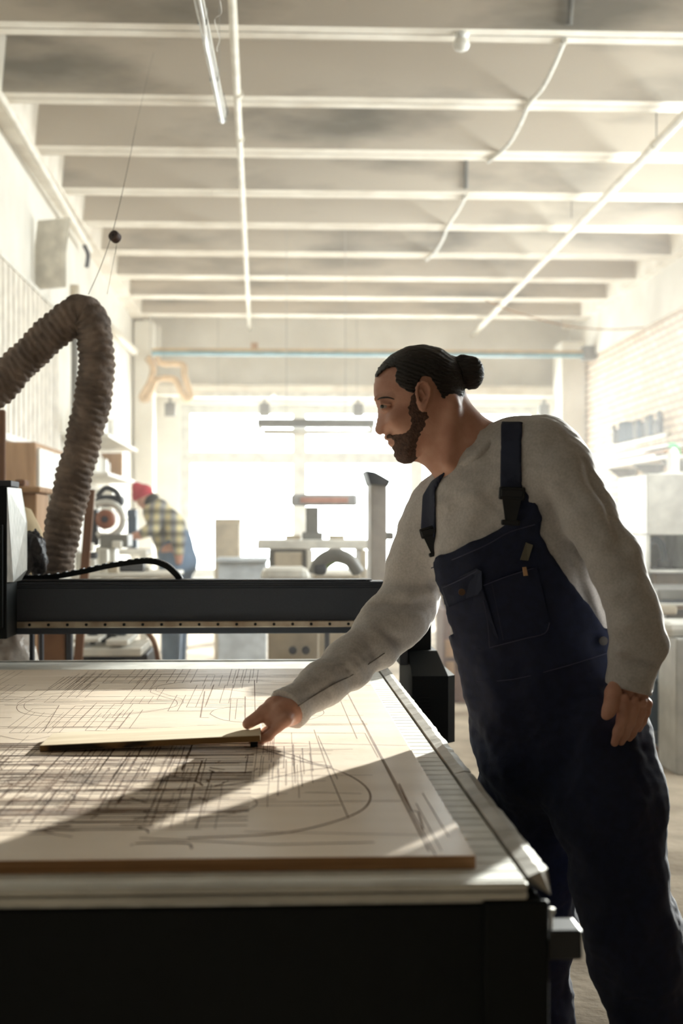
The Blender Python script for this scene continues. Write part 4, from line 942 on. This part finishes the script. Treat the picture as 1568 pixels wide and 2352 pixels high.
# ---- left cluster
t = thing('tall_board', ctr(-30, 10, 6, .03), 'brown board standing upright behind the machine at the left edge', 'board')
bx(-60, 940, 11, 1500, 6.0, .03, ground=True).build('plank', dwood, t)
t = thing('storage_cupboard', (-1.75, 10.9, 0), 'tall white cupboard with brown edges against the left wall', 'cupboard')
MB().box((RX0 + .005, 9.6, 0), (-1.60, 12.2, 1.86), .01).build('carcass', wood, t)
for i in range(4):
    y0 = 9.62 + i * .65; f = MB().box((-1.598, y0, .06), (-1.575, y0 + .6, 1.82), .004).build('door', offw, t); MB().box((-1.574, y0 + .5, .9), (-1.56, y0 + .52, 1.1), .003).build('handle', greym, f)
t = thing('wooden_pedestal', ctr(30, 90, 6.6, .35), 'wooden pedestal with overhanging top behind the left carriage', 'pedestal')
bx(38, 1132, 84, 1500, 6.6, .35, ground=True).build('body', wood, t); bx(28, 1117, 92, 1131, 6.55, .42).build('top_board', wood, t)
one('wood_offcut', bx(33, 1101, 57, 1116.5, 6.6, .12), dwood, 'small brown offcut lying on the wooden pedestal', 'offcut')
t = thing('white_cabinet', ctr(78, 132, 7.6, .4), 'low white cabinet between the pedestal and the hose', 'cabinet')
bx(78, 1130, 134, 1500, 7.6, .4, ground=True).build('body', offw, t); bx(80, 1215, 132, 1219, 7.59, .02).build('door_gap', greym, t)
t = thing('dust_collector', W(8, 1300, 5.2).xy.to_3d(), 'dust collector with beige cloth bag above a clear plastic bag', 'dust collector')
c = W(20, 1300, 5.2)
MB().lathe([(.02, 1.38), (.08, 1.36), (.12, 1.28), (.135, 1.16), (.14, 1.0)][::-1], (c.x, c.y, 0), 24).build('cloth_bag', mat('beige_filter_cloth', (206, 186, 150), .9, bump=.3, bscale=20), t, True)
MB().lathe([(.145, .955), (.15, .96), (.15, 1.0), (.14, 1.005)], (c.x, c.y, 0), 24).build('drum_ring', greym, t, True)
bb = blob((c.x - .0, c.y, .68), (.122, .13, .27), 8, .05); bb.build('plastic_bag', mat('clear_plastic_bag', (196, 186, 176), .25, rgb2=(150, 130, 116), scale=7, bump=.9, bscale=16, spec=.8), t, True)
m = MB(); 
for k in range(4): q = PI / 4 + k * PI / 2; m.tube([(c.x + .15 * math.cos(q), c.y + .15 * math.sin(q), 0), (c.x + .143 * math.cos(q), c.y + .143 * math.sin(q), .97)], .01, 6)
m.lathe([(.17, .0), (.17, .03)], (c.x, c.y, 0), 20).build('stand', dgrey, t)
t = thing('upright_panel', ctr(84, 156, 5.7, .03), 'rusty brown panel seen below the gantry beam at left', 'panel')
bx(84, 1400, 150, 1500, 5.7, .03, ground=True).build('board', mat('rusty_board', (150, 112, 84), .8, rgb2=(122, 88, 66), scale=6), t); bx(151, 1400, 165, 1500, 5.7, .05, ground=True).build('steel_edge', dgrey, t)
t = thing('leaning_plank', ctr(188, 212, 7.2, .05), 'brown plank leaning beside the saw station', 'plank')
m = MB(); p = W(190, 1265, 7.2); q = W(208, 1125, 7.2); m.ribbon([Vector((p.x - .05, p.y - .12, .02)), Vector((q.x, q.y, q.z))], .042, .03, (1, 0, 0)).build('plank', dwood, t)
# saw station
D = 8.0
t = thing('saw_bench', ctr(165, 400, D, .7), 'cluttered white topped bench with dark threaded legs behind the beam', 'bench')
bx(160, 1318, 402, 1330, D, .75).build('bench_top', offw, t); bx(166, 1503, 338, 1600, D, .6, ground=True).build('lower_cabinet', dgrey, t); bx(205, 1512, 288, 1560, D - .02, .018).build('cabinet_opening', mat('slot_black', (6, 7, 8), .8), t)
for k, x in enumerate((213, 238, 256, 279)):
    p = W(x, 1460, D + .12 * (k % 2) + .1); MB().tube([Vector((p.x, p.y, W(x, 1503, D).z)), Vector((p.x, p.y, W(x, 1330, D).z))], .016, 8).lathe([(.03, 0), (.03, .035)], (p.x, p.y, p.z - .02), 8).build('threaded_leg', blackm, t)
for (x0, y0, x1, y1) in ((166, 1462, 235, 1470), (170, 1484, 330, 1502), (250, 1466, 300, 1478)): 
    p = W(x0, y0, D); o = MB().box((p.x, D - .1, W(x0, y1, D).z), (W(x1, y0, D).x, D + .5, p.z), .006); o.build('shelf_board', offw, t)
items = [(165, 1270, 190, 1300, 'white box stacked at the left end of the saw bench', offw), (182, 1248, 205, 1268, 'small white carton on top of the left bench box', offw), (192, 1285, 218, 1317, 'white tub standing on the saw bench beside the hose', offw), (222, 1262, 240, 1317, 'tall narrow white box on the saw bench', offw),
         (246, 1290, 270, 1317, 'pale box in the middle of the saw bench', beige), (205, 1268, 220, 1284, 'small dark block on the saw bench', dgrey), (240, 1244, 262, 1262, 'rounded white container beneath the saw wheel', offw), (262, 1298, 320, 1305, 'long dark bar lying across the saw bench', dgrey), (285, 1306, 330, 1317, 'flat white tray on the right of the saw bench', offw)]
zt = W(200, 1318, D).z
for n_i, (x0, y0, x1, y1, lab, mm) in enumerate(items):
    yo = (.14, .14, .0, .14, .0, .0, .36, .26, .40)[n_i]
    dd_ = D + .1 + .0 * 1; p, q = W(x0, y0, dd_), W(x1, y1, dd_)
    z0 = zt + .0008 if y1 >= 1296 else q.z
    one('workshop_box' if mm is not dgrey else 'steel_bar', MB().box((p.x, p.y + yo, z0), (q.x, p.y + yo + .1, max(p.z, z0 + .02)), .008), mm, lab, 'box' if mm is not dgrey else 'bar', 'clutter on the saw bench')
ms = thing('mitre_saw', tuple(W(243, 1250, 8.6)), 'mitre saw with round brown blade cover on the bench behind the hose', 'saw')
c = W(242, 1193, 8.6); MB().lathe([(.02, -.03), (.055, -.03), (.06, -.01), (.06, .03), (.02, .03)], c, 24, 'Y').build('blade_cover', mat('copper_brown', (160, 100, 74), .5), ms, True)
MB().lathe([(.02, -.04), (.02, .04)], c, 14, 'Y').build('hub', dgrey, ms); MB().tube([c + Vector((.105 * math.cos(a_), .02, .105 * math.sin(a_))) for a_ in np.linspace(-2.6, 2.2, 16)], .02, 8).build('guard', whitep, ms, True)
MB().box((c.x - .07, c.y + .05, c.z + .08), (c.x + .1, c.y + .2, c.z + .15), .03).build('motor', dgrey, ms); MB().box((c.x - .12, c.y + .0, c.z - .16), (c.x - .05, c.y + .12, c.z + .06), .01).build('arm', dgrey, ms)
MB().box((c.x - .03, c.y - .05, c.z - .17), (c.x + .14, c.y + .25, c.z - .09), .01).build('saw_table', greym, ms); MB().box((c.x - .06, c.y - .02, zt + .001), (c.x + .06, c.y + .2, c.z - .165), .01).build('saw_base', whitep, ms)
h_ = crv([c + Vector((-.05, .02, .14)), c + Vector((.0, 0, .19)), c + Vector((.06, 0, .17)), c + Vector((.09, 0, .12))], 5); MB().tube(h_, .016, 8).build('handle', dgrey, ms, True)
# work table by the distant man
t = thing('far_worktable', ctr(250, 336, 12.1, .6), 'white worktable where the distant man in the red cap is bending', 'table')
bx(250, 1262, 336, 1275, 12.1, .6).build('tabletop', offw, t)
for (x, dy) in ((256, .05), (330, .05), (256, .5), (330, .5)): p = W(x, 1270, 12.1 + dy); MB().box((p.x - .03, p.y - .03, 0), (p.x + .03, p.y + .03, W(x, 1274, 12).z), .004).build('leg', offw, t)
one('blue_tool_case', bx(290, 1172, 312, 1186, 13.0, .2).box((W(290, 1200, 13).x, 13.15, 1.05), (W(312, 1200, 13).x, 13.3, 1.45), .01), slate, 'small faded blue case near the distant man face', 'case')
rk = thing('wall_rack', (-1.7, 14.3, 1.2), 'rack of white offcuts and rolls on the far left wall', 'rack')
for z in (1.35, 1.75, 2.1): MB().box((RX0 + .002, 12.9, z), (-1.5, 15.6, z + .03), .004).build('shelf', offw, rk)
R = random.Random(8); k = 0
for z in (1.38, 1.78, 2.13):
    for y in np.linspace(13.0, 15.3, 7):
        k += 1; w_ = R.uniform(.08, .16); h__ = R.uniform(.12, .3); x_ = RX0 + R.uniform(.08, .15)
        if R.random() < .5: m = MB().lathe([(w_ * .5, 0), (w_ * .5, h__)], (x_ + .1, y, z + .0008), 12)
        else: m = MB().box((x_, y - w_ / 2, z + .0008), (x_ + w_ * 1.5, y + w_ / 2, z + h__), .006)
        one('stored_roll' if len(m.v) > 20 and len(m.v) < 30 else 'stored_offcut', m, R.choice((offw, offw, wood, whitep)), 'pale item stored on the far left wall rack', 'offcut', 'items on the far left wall rack')

# ---- centre
D = 10.0
t = thing('far_workbench', ctr(560, 850, D, .9), 'white topped workbench with drawer unit in front of the bright window', 'workbench')
bx(590, 1240, 852, 1262, D, .9).build('bench_top', whitep, t); bx(617, 1263, 702, 1600, D + .02, .6, ground=True).build('drawer_unit', greym, t); bx(704, 1263, 718, 1600, D - .02, .7, ground=True).build('side_panel', offw, t); bx(828, 1263, 842, 1600, D, .7, ground=True).build('bench_leg', beige, t)
bx(630, 1268, 694, 1303, D + .0, .018).build('drawer', beige, t)
ht = thing('panel_heater', tuple(W(745, 1238, D + .3)), 'horizontal electric heater on a post standing on the far workbench', 'heater')
R_ = .3; bx(668, 1135, 822, 1162, D + .3, .08, bev=.02).build('heater_body', mat('pale_heater_metal', (190, 190, 192), .4, .2), ht)
bx(690, 1142, 800, 1155, D + .29, .012).build('heating_grille', mat('salmon_grille', (206, 160, 146), .5), ht); bx(702, 1164, 732, 1225, D + .32, .06).build('post', greym, ht); bx(694, 1222, 742, 1238.8, D + .28, .2).build('base', greym, ht)
for (x0, x1, lab) in ((655, 690, 'low pale part on the far bench left of the heater post'), (756, 792, 'low pinkish box on the far bench right of the heater post')):
    one('bench_part', bx(x0, 1229, x1, 1238.7, D + .3, .15), beige, lab, 'part')
wc = thing('rounded_cover', ctr(600, 705, 8.8, .5), 'rounded white machine cover below the far workbench', 'machine cover')
bx(598, 1305, 712, 1345, 8.8, .5, bev=.06).build('cover', whitep, wc); bx(615, 1343, 700, 1600, 8.85, .4, ground=True).build('stand', beige, wc)
t = thing('bandsaw', ctr(850, 888, 8.2, .4), 'tall grey saw column with slanted cap beside the man chin', 'bandsaw')
bx(851, 1110, 889, 1600, 8.2, .35, ground=True).build('column', mat('warm_grey_enamel', (172, 164, 156), .5), t)  # enamel colour paled to imitate glare from the window behind
p = [W(840, 1080, 8.19), W(862, 1084, 8.19), W(897, 1104, 8.19), W(891, 1117, 8.19), W(850, 1112, 8.19)]; MB().prism(p, Vector((0, .4, 0))).build('slanted_cap', dgrey, t)
bx(889.5, 1222, 905, 1240, 8.2, .2).build('guide_arm', greym, t)
t = thing('tool_trolley', ctr(720, 825, 7.6, .4), 'dark low trolley with curved tools under the far workbench', 'trolley')
c = W(770, 1330, 7.6); bx(722, 1322, 830, 1600, 7.6, .5, ground=True).build('body', beige, t)
MB().tube(crv([W(722, 1318, 7.7), W(735, 1290, 7.7), W(765, 1275, 7.7), (W(800, 1285, 7.7)), W(825, 1318, 7.7)], 6), .035, 8).build('curved_guard', greym, t, True)
MB().tube(crv([W(745, 1300, 7.8), W(770, 1284, 7.8), W(796, 1290, 7.8)], 5), .022, 8).build('green_hose', mat('green_hose', (120, 140, 84), .6), t, True)
MB().box((W(720, 1320, 7.65).x, 7.65, W(720, 1321, 7.65).z), (W(750, 1320, 7.65).x, 7.8, W(720, 1296, 7.65).z), .02).build('vise', dgrey, t)
one('pale_crate', bx(492, 1200, 550, 1285, 13.5, .4, ground=True).box((W(488, 1200, 13.5).x, 13.9, 0), (W(552, 1200, 13.5).x, 13.95, W(500, 1190, 13.5).z), .01), beige, 'pale upright crate standing in the glare before the window', 'crate')
one('pale_cupboard', bx(500, 1290, 612, 1400, 12.0, .6, ground=True).box((W(496, 1290, 12).x, 11.96, W(500, 1291, 12).z), (W(616, 1290, 12).x, 12.6, W(500, 1282, 12).z), .01), mat('pale_blue_laminate', (200, 208, 216), .5), 'low pale blue cupboard in the glare left of the far workbench', 'cupboard')
t = thing('beige_cabinet', ctr(615, 738, 7.0, .5), 'beige cabinet with two dark knobs seen under the gantry beam', 'cabinet')
bx(615, 1440, 733, 1600, 7.0, .5, ground=True).build('body', beige, t)
for x in (672, 702): p = W(x, 1493, 7.0); MB().lathe([(.012, -.03), (.02, -.028), (.02, -.012), (.008, -.01), (.008, 0)], p, 12, 'Y').build('knob', dgrey, t)
t = thing('steel_post', ctr(745, 757, 7.0, .03), 'dark upright post beside the beige cabinet under the beam', 'post'); bx(745, 1400, 757, 1600, 7.1, .03, bev=.004, ground=True).build('upright', dgrey, t); bx(736, 1500, 766, 1600, 7.14, .0, bev=0) 
MB().box((W(735, 1500, 7.1).x, 7.0, 0), (W(767, 1500, 7.1).x, 7.2, .02), .004).build('foot_plate', dgrey, t)
t = thing('bent_hose', tuple(W(352, 1490, 8.6)), 'dark thin hose bending down right of the saw bench', 'hose'); a = crv([W(338, 1452, 7.6), W(352, 1472, 7.55), W(360, 1500, 7.5), W(366, 1540, 7.5)], 5); e = a[-1]; MB().tube(a + [Vector((e.x + .01, e.y, .015))], .014, 8).build('hose', dwood, t, True)
t = thing('brown_cupboard', ctr(1022, 1086, 10.4, .5), 'brown cluttered cupboard visible between the machine housing and the man', 'cupboard')
bx(1018, 1400, 1088, 1600, 10.4, .5, ground=True).build('carcass', mat('purple_brown_wood', (120, 90, 80), .7), t)
for (x0, y0, x1, y1, mm) in ((1022, 1470, 1045, 1510, wood), (1048, 1480, 1080, 1540, dwood), (1024, 1520, 1044, 1580, wood)): bx(x0, y0, x1, y1, 10.38, .018).build('shelf_panel', mm, t)
one('cardboard_carton', bx(1020, 1375, 1075, 1397, 10.5, .3), mat('faded_purple_carton', (112, 96, 108), .8), 'faded carton on top of the brown cupboard', 'carton')

# ---- right side
sf = thing('wall_shelf', (4.1, 15.9, 2.0), 'long shelf on the right brick wall stacked with pale boards', 'shelf')
ya, yb_ = 14.2, 17.2
MB().box((3.92, ya, 1.98), (RX1 - .001, yb_, 2.01), .004).build('shelf_board', offw, sf)
for y in (14.5, 15.6, 16.8): MB().prism([Vector((RX1 - .002, y, 1.979)), Vector((3.95, y, 1.979)), Vector((RX1 - .002, y, 1.72))], Vector((0, .03, 0))).build('bracket', greym, sf)
for i, (x0, x1, y0, y1, z, h, mm, lab) in enumerate(((3.93, 4.25, 14.6, 16.9, 2.011, .03, whitep, 'widest white board at the bottom of the right wall shelf stack'), (3.95, 4.22, 14.3, 16.2, 2.042, .03, wood, 'tan board second in the stack on the right wall shelf'), (3.92, 4.2, 15.0, 17.0, 2.073, .035, whitep, 'white board third in the stack on the right wall shelf'), (4.0, 4.25, 14.4, 15.6, 2.109, .03, offw, 'short board on top of the right wall shelf stack'))):
    one('shelf_plank', MB().box((x0, y0, z), (x1, y1, z + h), .004), mm, lab, 'board', 'boards on the right wall shelf')
tr = thing('tool_rail', (4.27, 16.5, 2.25), 'rail of small dark tools on the far right wall above the shelf', 'tool rail')
MB().box((4.24, 15.3, 2.27), (RX1 - .001, 17.6, 2.31), .004).build('rail', offw, tr)
R = random.Random(2)
for i, y in enumerate(np.linspace(15.4, 17.5, 13)):
    h_ = R.uniform(.10, .2); MB().box((4.18, y - .02, 2.31), (4.24, y + .02, 2.31 + h_), .006).lathe([(.028, 0), (.028, .05)], (4.2, y, 2.31 + h_), 8).build('tool', R.choice((dgrey, greym, slate)), tr)
for i, y in enumerate((14.75, 14.95, 15.08, 15.24, 15.5, 15.62, 15.78, 15.9, 16.05)):
    z1 = 1.70; z0 = R.uniform(.95, 1.15)
    one('hanging_strip', MB().box((4.26, y - .035, z0), (4.285, y + .035, z1), .003).box((4.28, y - .006, z1 - .03), (RX1 - .0005, y + .006, z1 - .015)), (greym, dgrey, alu)[i % 3], 'narrow metal strip hanging on the right brick wall under the shelf', 'metal strip', 'metal strips on the right wall')
sp_ = thing('spray_bottle', tuple(W(1545, 1085, 13.3)), 'white spray bottle with green trigger head beside the right wall shelf', 'spray bottle')
c = W(1545, 1085, 13.3); MB().lathe([(.05, 0), (.054, .01), (.054, .17), (.03, .22), (.018, .23)], c, 18).build('bottle', offw, sp_, True)
grn = mat('bright_green_plastic', (40, 160, 80), .35); MB().box((c.x - .045, c.y - .02, c.z + .23), (c.x + .03, c.y + .02, c.z + .275), .01).tube(crv([c + Vector((.03, 0, .26)), c + Vector((.06, 0, .22)), c + Vector((.06, 0, .15))], 4), .01, 6).build('trigger_head', grn, sp_)
bs = thing('bottle_ledge', (c.x + .0, c.y + .05, c.z - .03), 'small wooden ledge post carrying the spray bottle', 'ledge'); MB().box((c.x - .1, c.y - .1, c.z - .03), (c.x + .22, c.y + .1, c.z - .001), .004).build('ledge_board', offw, bs); MB().box((c.x + .12, c.y - .05, 0), (c.x + .2, c.y + .05, c.z - .03), .004).build('ledge_post', offw, bs)
# white booth with window
D = 9.0
t = thing('glazed_booth', ctr(1458, 1600, D, .7), 'white enclosed booth with small window at the right edge', 'booth')
p, q = W(1455, 1092, D), W(1640, 1312, D)
a = W(1462, 1228, D); b = W(1560, 1306, D)
m = MB(); m.box((p.x, D - .42, a.z), (W(1562, 1, D).x, D + .3, p.z), .006); m.box((p.x, D - .42, q.z), (W(1562, 1, D).x, D + .3, b.z), .004); m.box((p.x, D - .42, b.z), (a.x, D + .3, a.z), .003); m.box((b.x - .012, D - .42, b.z), (b.x + .006, D + .3, a.z), .003); m.box((a.x, D + .2, b.z), (b.x, D + .3, a.z), 0)
bo = m.build('booth_body', whitep, t)
MB().box((W(1563, 1, D).x, D - .42, q.z), (q.x, D + .3, p.z - .01), .006).build('side_door', mat('taupe_panel', (150, 134, 116), .6), t)
MB().box((a.x, D - .405, b.z), (b.x - .013, D - .40, a.z)).build('booth_window', glass, t)
MB().box((a.x + .002, D + .17, b.z + .002), (b.x - .014, D + .199, a.z - .002)).build('booth_back', beige, t)
MB().tube(crv([W(1484, 1292, D), W(1486, 1262, D), W(1494, 1244, D), W(1512, 1242, D), W(1522, 1262, D), W(1526, 1290, D)], 6), .022, 8).build('bent_hose', slate, t, True)
MB().lathe([(.05, 0), (.05, .05), (.02, .06)], (W(1535, 1304, D).x, D, b.z + .001), 12).build('tool_base', dgrey, t)
MB().lathe([(.03, 0), (.035, .04), (.01, .05)], (W(1484, 1300, D).x, D - .1, b.z + .001), 12).build('brass_fitting', mat('brass_fitting', (180, 140, 80), .4, .6), t)
t = thing('booth_stand', ctr(1500, 1600, D, .6), 'grey cabinet under the glazed booth at the right edge', 'cabinet')
bx(1504, 1316, 1660, 1900, D, .6, ground=True).build('body', mat('taupe_panel', (150, 134, 116), .6), t); bx(1500, 1313, 1660, 1316, D - .02, .7).build('top', dgrey, t)
MB().box((W(1458, 1, 9).x, D + .0, 0), (W(1503, 1, 9).x, D + .2, q.z - .001), .01).build('white_side', offw, t)
D = 8.0
t = thing('planer_table', ctr(1512, 1650, D, .6), 'grey machine table with bright edge at the right beside the man elbow', 'machine table')
bx(1510, 1353, 1680, 1378, D, .7).build('table_plate', greym, t); bx(1512, 1386, 1680, 1392, D - .03, .5).build('table_edge', whitep, t); bx(1520, 1378.5, 1680, 1386, D, .5).build('underside', dgrey, t); bx(1512, 1392.5, 1556, 1412, D - .05, .4).build('fence_bracket', beige, t); bx(1530, 1412.5, 1680, 1440, D + .02, .5).build('motor_box', greym, t); bx(1590, 1440, 1660, 1700, D + .1, .35, ground=True).build('pedestal', greym, t)
t = thing('white_rounded_machine', ctr(1530, 1600, 7.4, .4), 'white machine cover with rounded corner at the right edge', 'machine cover')
bx(1527, 1430, 1660, 1466, 7.45, .35, bev=.04).build('cover', whitep, t); bx(1552, 1466, 1660, 1760, 7.4, .35, ground=True).build('cabinet_panel', mat('light_grey_panel', (186, 186, 182), .5), t)
t = thing('ribbed_duct', tuple(W(1543, 1515, 7.7)), 'cream ribbed duct curving beside the white cabinet at right', 'duct')
c = W(1580, 1515, 7.92); pts_ = [c + Vector((.10 * math.cos(a_), .0, .10 * math.sin(a_))) for a_ in np.linspace(1.2, 5.2, 60)]
MB().tube(pts_, [.038 + .005 * math.sin(i * 2.1) for i in range(60)], 14).build('duct', mat('cream_duct', (226, 206, 172), .6), t, True)
D = 7.8
t = thing('blue_tool_stand', ctr(1480, 1550, D, .4), 'dark blue box stand on a steel leg with a brown wooden foot', 'stand')
bx(1478, 1566, 1549, 1681, D, .3).build('box', mat('petrol_blue_metal', (24, 58, 78), .5), t); bx(1478, 1558, 1549, 1565.5, D - .01, .32).build('box_lid', slate, t)
bx(1505, 1500, 1519, 1557.5, D + .1, .06).build('column', slate, t); bx(1505, 1681.5, 1517, 1712, D + .1, .06).build('leg', slate, t); bx(1508, 1712, 1514, 1728, D + .1, .04).build('leg_pin', dgrey, t)
bx(1499, 1493, 1514, 1499.5, D + .05, .16).build('arm', slate, t)
q0 = W(1499, 1722, D); q1 = W(1526, 1722, D); q2 = W(1504, 1755, D); q3 = W(1522, 1755, D)
MB().prism([Vector((q0.x, D - .02, q0.z)), Vector((q1.x, D - .02, q1.z)), Vector((q3.x, D - .02, .0)), Vector((q2.x, D - .02, .0))], Vector((0, .1, 0))).build('wooden_foot', dwood, t)
o = [x for x in C.objects if x.name.startswith('leg_pin')][0]

# ------------------------------------------------------------------ distant man
D = 12.6
r2 = thing('person', W(390, 1500, D).xy.to_3d(), 'distant person in a red cap, plaid shirt and blue overalls bending forward', 'person')
def plaid():
    m = bpy.data.materials.new('yellow_plaid_flannel'); m.use_nodes = True; nt = m.node_tree; N = nt.nodes; L = nt.links; b = N['Principled BSDF']; b.inputs['Roughness'].default_value = .9
    tc = N.new('ShaderNodeTexCoord'); col = None
    w1_ = N.new('ShaderNodeTexWave'); w1_.bands_direction = 'X'; w1_.inputs['Scale'].default_value = 3.2; w2_ = N.new('ShaderNodeTexWave'); w2_.bands_direction = 'Z'; w2_.inputs['Scale'].default_value = 3.2
    mx = N.new('ShaderNodeMixRGB'); mx.inputs[1].default_value = lin((216, 204, 158)); mx.inputs[2].default_value = lin((142, 144, 150))  # plaid colours lightened to imitate lens glare washing over the figure
    my = N.new('ShaderNodeMixRGB'); my.blend_type = 'MULTIPLY'; my.inputs[2].default_value = lin((150, 150, 150))
    for w_ in (w1_, w2_): L.new(tc.outputs['Object'], w_.inputs['Vector'])
    L.new(w1_.outputs['Fac'], mx.inputs[0]); L.new(w2_.outputs['Fac'], my.inputs[0]); L.new(mx.outputs[0], my.inputs[1]); L.new(my.outputs[0], b.inputs['Base Color']); return m
g = Grid(list(M(270, 1, D) * [1, 0, 0] + [0, D - .4, .01]), [M(470, 1, D)[0], D + .4, 1.75], .014)
g.ell(M(334, 1146, D), (.085, .075, .11), .02, rot=.6); g.chain([(345, 1160, D, .05), (362, 1172, D, .06)], .03); g.chain([(362, 1178, D, .11), (385, 1215, D, .13), (398, 1260, D, .13)], .05, sy=.9)
g.chain([(368, 1180, D - .15, .06), (352, 1215, D - .2, .045), (322, 1228, D - .22, .035), (306, 1232, D - .22, .03)], .03); g.chain([(392, 1190, D - .16, .06), (408, 1235, D - .2, .05), (411, 1270, D - .2, .035), (411, 1290, D - .2, .03)], .03)
g.chain([(396, 1270, D - .08, .11), (394, 1400, D - .1, .08), (392, 1530, D - .1, .06)], .03); g.chain([(404, 1270, D + .1, .11), (408, 1400, D + .1, .08), (405, 1530, D + .1, .06)], .03)
g.ell(M(325, 1152, D - .01), (.02, .02, .02), .02)
b2 = meshobj('body', [nets(g)], skin, r2)
g = Grid(list(M(290, 1, D) * [1, 0, 0] + [0, D - .4, .8]), [M(470, 1, D)[0], D + .4, 1.75], .014)
g.chain([(360, 1176, D, .125), (385, 1213, D, .15), (398, 1265, D, .15)], .05, sy=.95); g.chain([(368, 1180, D - .15, .075), (352, 1213, D - .2, .06), (328, 1225, D - .22, .048)], .03); g.chain([(392, 1190, D - .16, .078), (408, 1235, D - .2, .065), (411, 1268, D - .2, .048)], .03)
meshobj('plaid_shirt', [nets(g)], plaid(), r2)
g = Grid(list(M(290, 1, D) * [1, 0, 0] + [0, D - .4, .04]), [M(480, 1, D)[0], D + .45, 1.6], .014)
g.chain([(372, 1205, D + .02, .14), (398, 1245, D + .02, .155), (410, 1290, D, .17)], .05); g.chain([(398, 1285, D - .08, .13), (394, 1400, D - .1, .1), (392, 1525, D - .1, .085)], .04); g.chain([(412, 1285, D + .1, .13), (408, 1400, D + .1, .1), (405, 1525, D + .1, .085)], .04)
meshobj('blue_overalls', [nets(g)], mat('glare_paled_blue_workwear', (104, 124, 148), .85), r2)  # overalls blue made lighter: the lens glare is put into the colour
g = Grid(list(M(290, 1, D) * [1, 0, 0] + [0, D - .2, 1.4]), [M(380, 1, D)[0], D + .2, 1.78], .008)
g.ell(M(327, 1135, D), (.098, .088, .085), .01, rot=.6); g.ell(M(313, 1118, D), (.04, .04, .045), .04, rot=.3); g.cut(M(333, 1141, D), [.45, 0, -1], .3); g.ell(M(311, 1143, D), (.03, .06, .012), .01, rot=.9)
meshobj('red_cap', [nets(g)], mat('red_cap_fabric', (188, 52, 68), .85), r2)
g = Grid(list(M(300, 1, D) * [1, 0, 0] + [0, D - .2, 1.3]), [M(390, 1, D)[0], D + .2, 1.65], .008)
g.ell(M(345, 1150, D + .0), (.085, .086, .07), .01, rot=.5); g.cut(M(332, 1143, D), [-.55, 0, 1], .3)
meshobj('hair', [nets(g)], hairm, r2)
for dy in (-.1, .1): MB().box((W(385, 1, D).x - .16, D + dy - .05, 0.0), (W(405, 1, D).x + .08, D + dy + .05, .09), .03).build('boot', boot, r2)

# ------------------------------------------------------------------ light
sun = bpy.data.lights.new('sun', 'SUN'); so_ = bpy.data.objects.new('sun', sun); C.objects.link(so_); so_.location = (6, 8, 6)
sun.energy = 19; sun.angle = math.radians(1.1); sun.color = (1.0, .965, .91)
dr = Vector((-.95, -1.75, -.53)); so_.rotation_euler = dr.to_track_quat('-Z', 'Y').to_euler()
w = bpy.data.worlds.new('world'); bpy.context.scene.world = w; w.use_nodes = True
bgn = w.node_tree.nodes['Background']; bgn.inputs[0].default_value = (.96, .985, 1.0, 1); bgn.inputs[1].default_value = 18
def portal(loc, rot, sx, sy):
    l = bpy.data.lights.new('window_portal', 'AREA'); l.shape = 'RECTANGLE'; l.size = sx; l.size_y = sy; l.cycles.is_portal = True
    o = bpy.data.objects.new('window_portal', l); C.objects.link(o); o.location = loc; o.rotation_euler = rot
portal(((BW[0] + BW[1]) / 2, RY1 + .28, (BW[2] + BW[3]) / 2), (-PI / 2, 0, 0), BW[1] - BW[0], BW[3] - BW[2])
portal((RX1 + .33, (SW[0] + SW[1]) / 2, (SW[2] + SW[3]) / 2), (PI / 2, 0, PI / 2), SW[1] - SW[0], SW[3] - SW[2])
HAZE = 0.0145  # thin dust volume, also imitating the lens glow around the windows
if HAZE:
    hm = bpy.data.materials.new('dust_and_glow_air'); hm.use_nodes = True; nt = hm.node_tree; nt.nodes.remove(nt.nodes['Principled BSDF'])
    vs_ = nt.nodes.new('ShaderNodeVolumeScatter'); vs_.inputs['Density'].default_value = HAZE; vs_.inputs['Anisotropy'].default_value = .35; nt.links.new(vs_.outputs[0], nt.nodes['Material Output'].inputs['Volume'])
    o = MB().box((RX0 + .01, 4.9, .01), (RX1 - .04, RY1 - .01, RIB - .03)).build('haze', hm); o['kind'] = 'structure'
sc = bpy.context.scene
sc.view_settings.view_transform = 'Standard'; sc.view_settings.look = 'None'; sc.view_settings.gamma = 1; sc.view_settings.use_curve_mapping = False
sc.view_settings.exposure = 0.14
sc.cycles.max_bounces = 12; sc.cycles.diffuse_bounces = 8; sc.cycles.volume_bounces = 1; sc.cycles.sample_clamp_indirect = 8
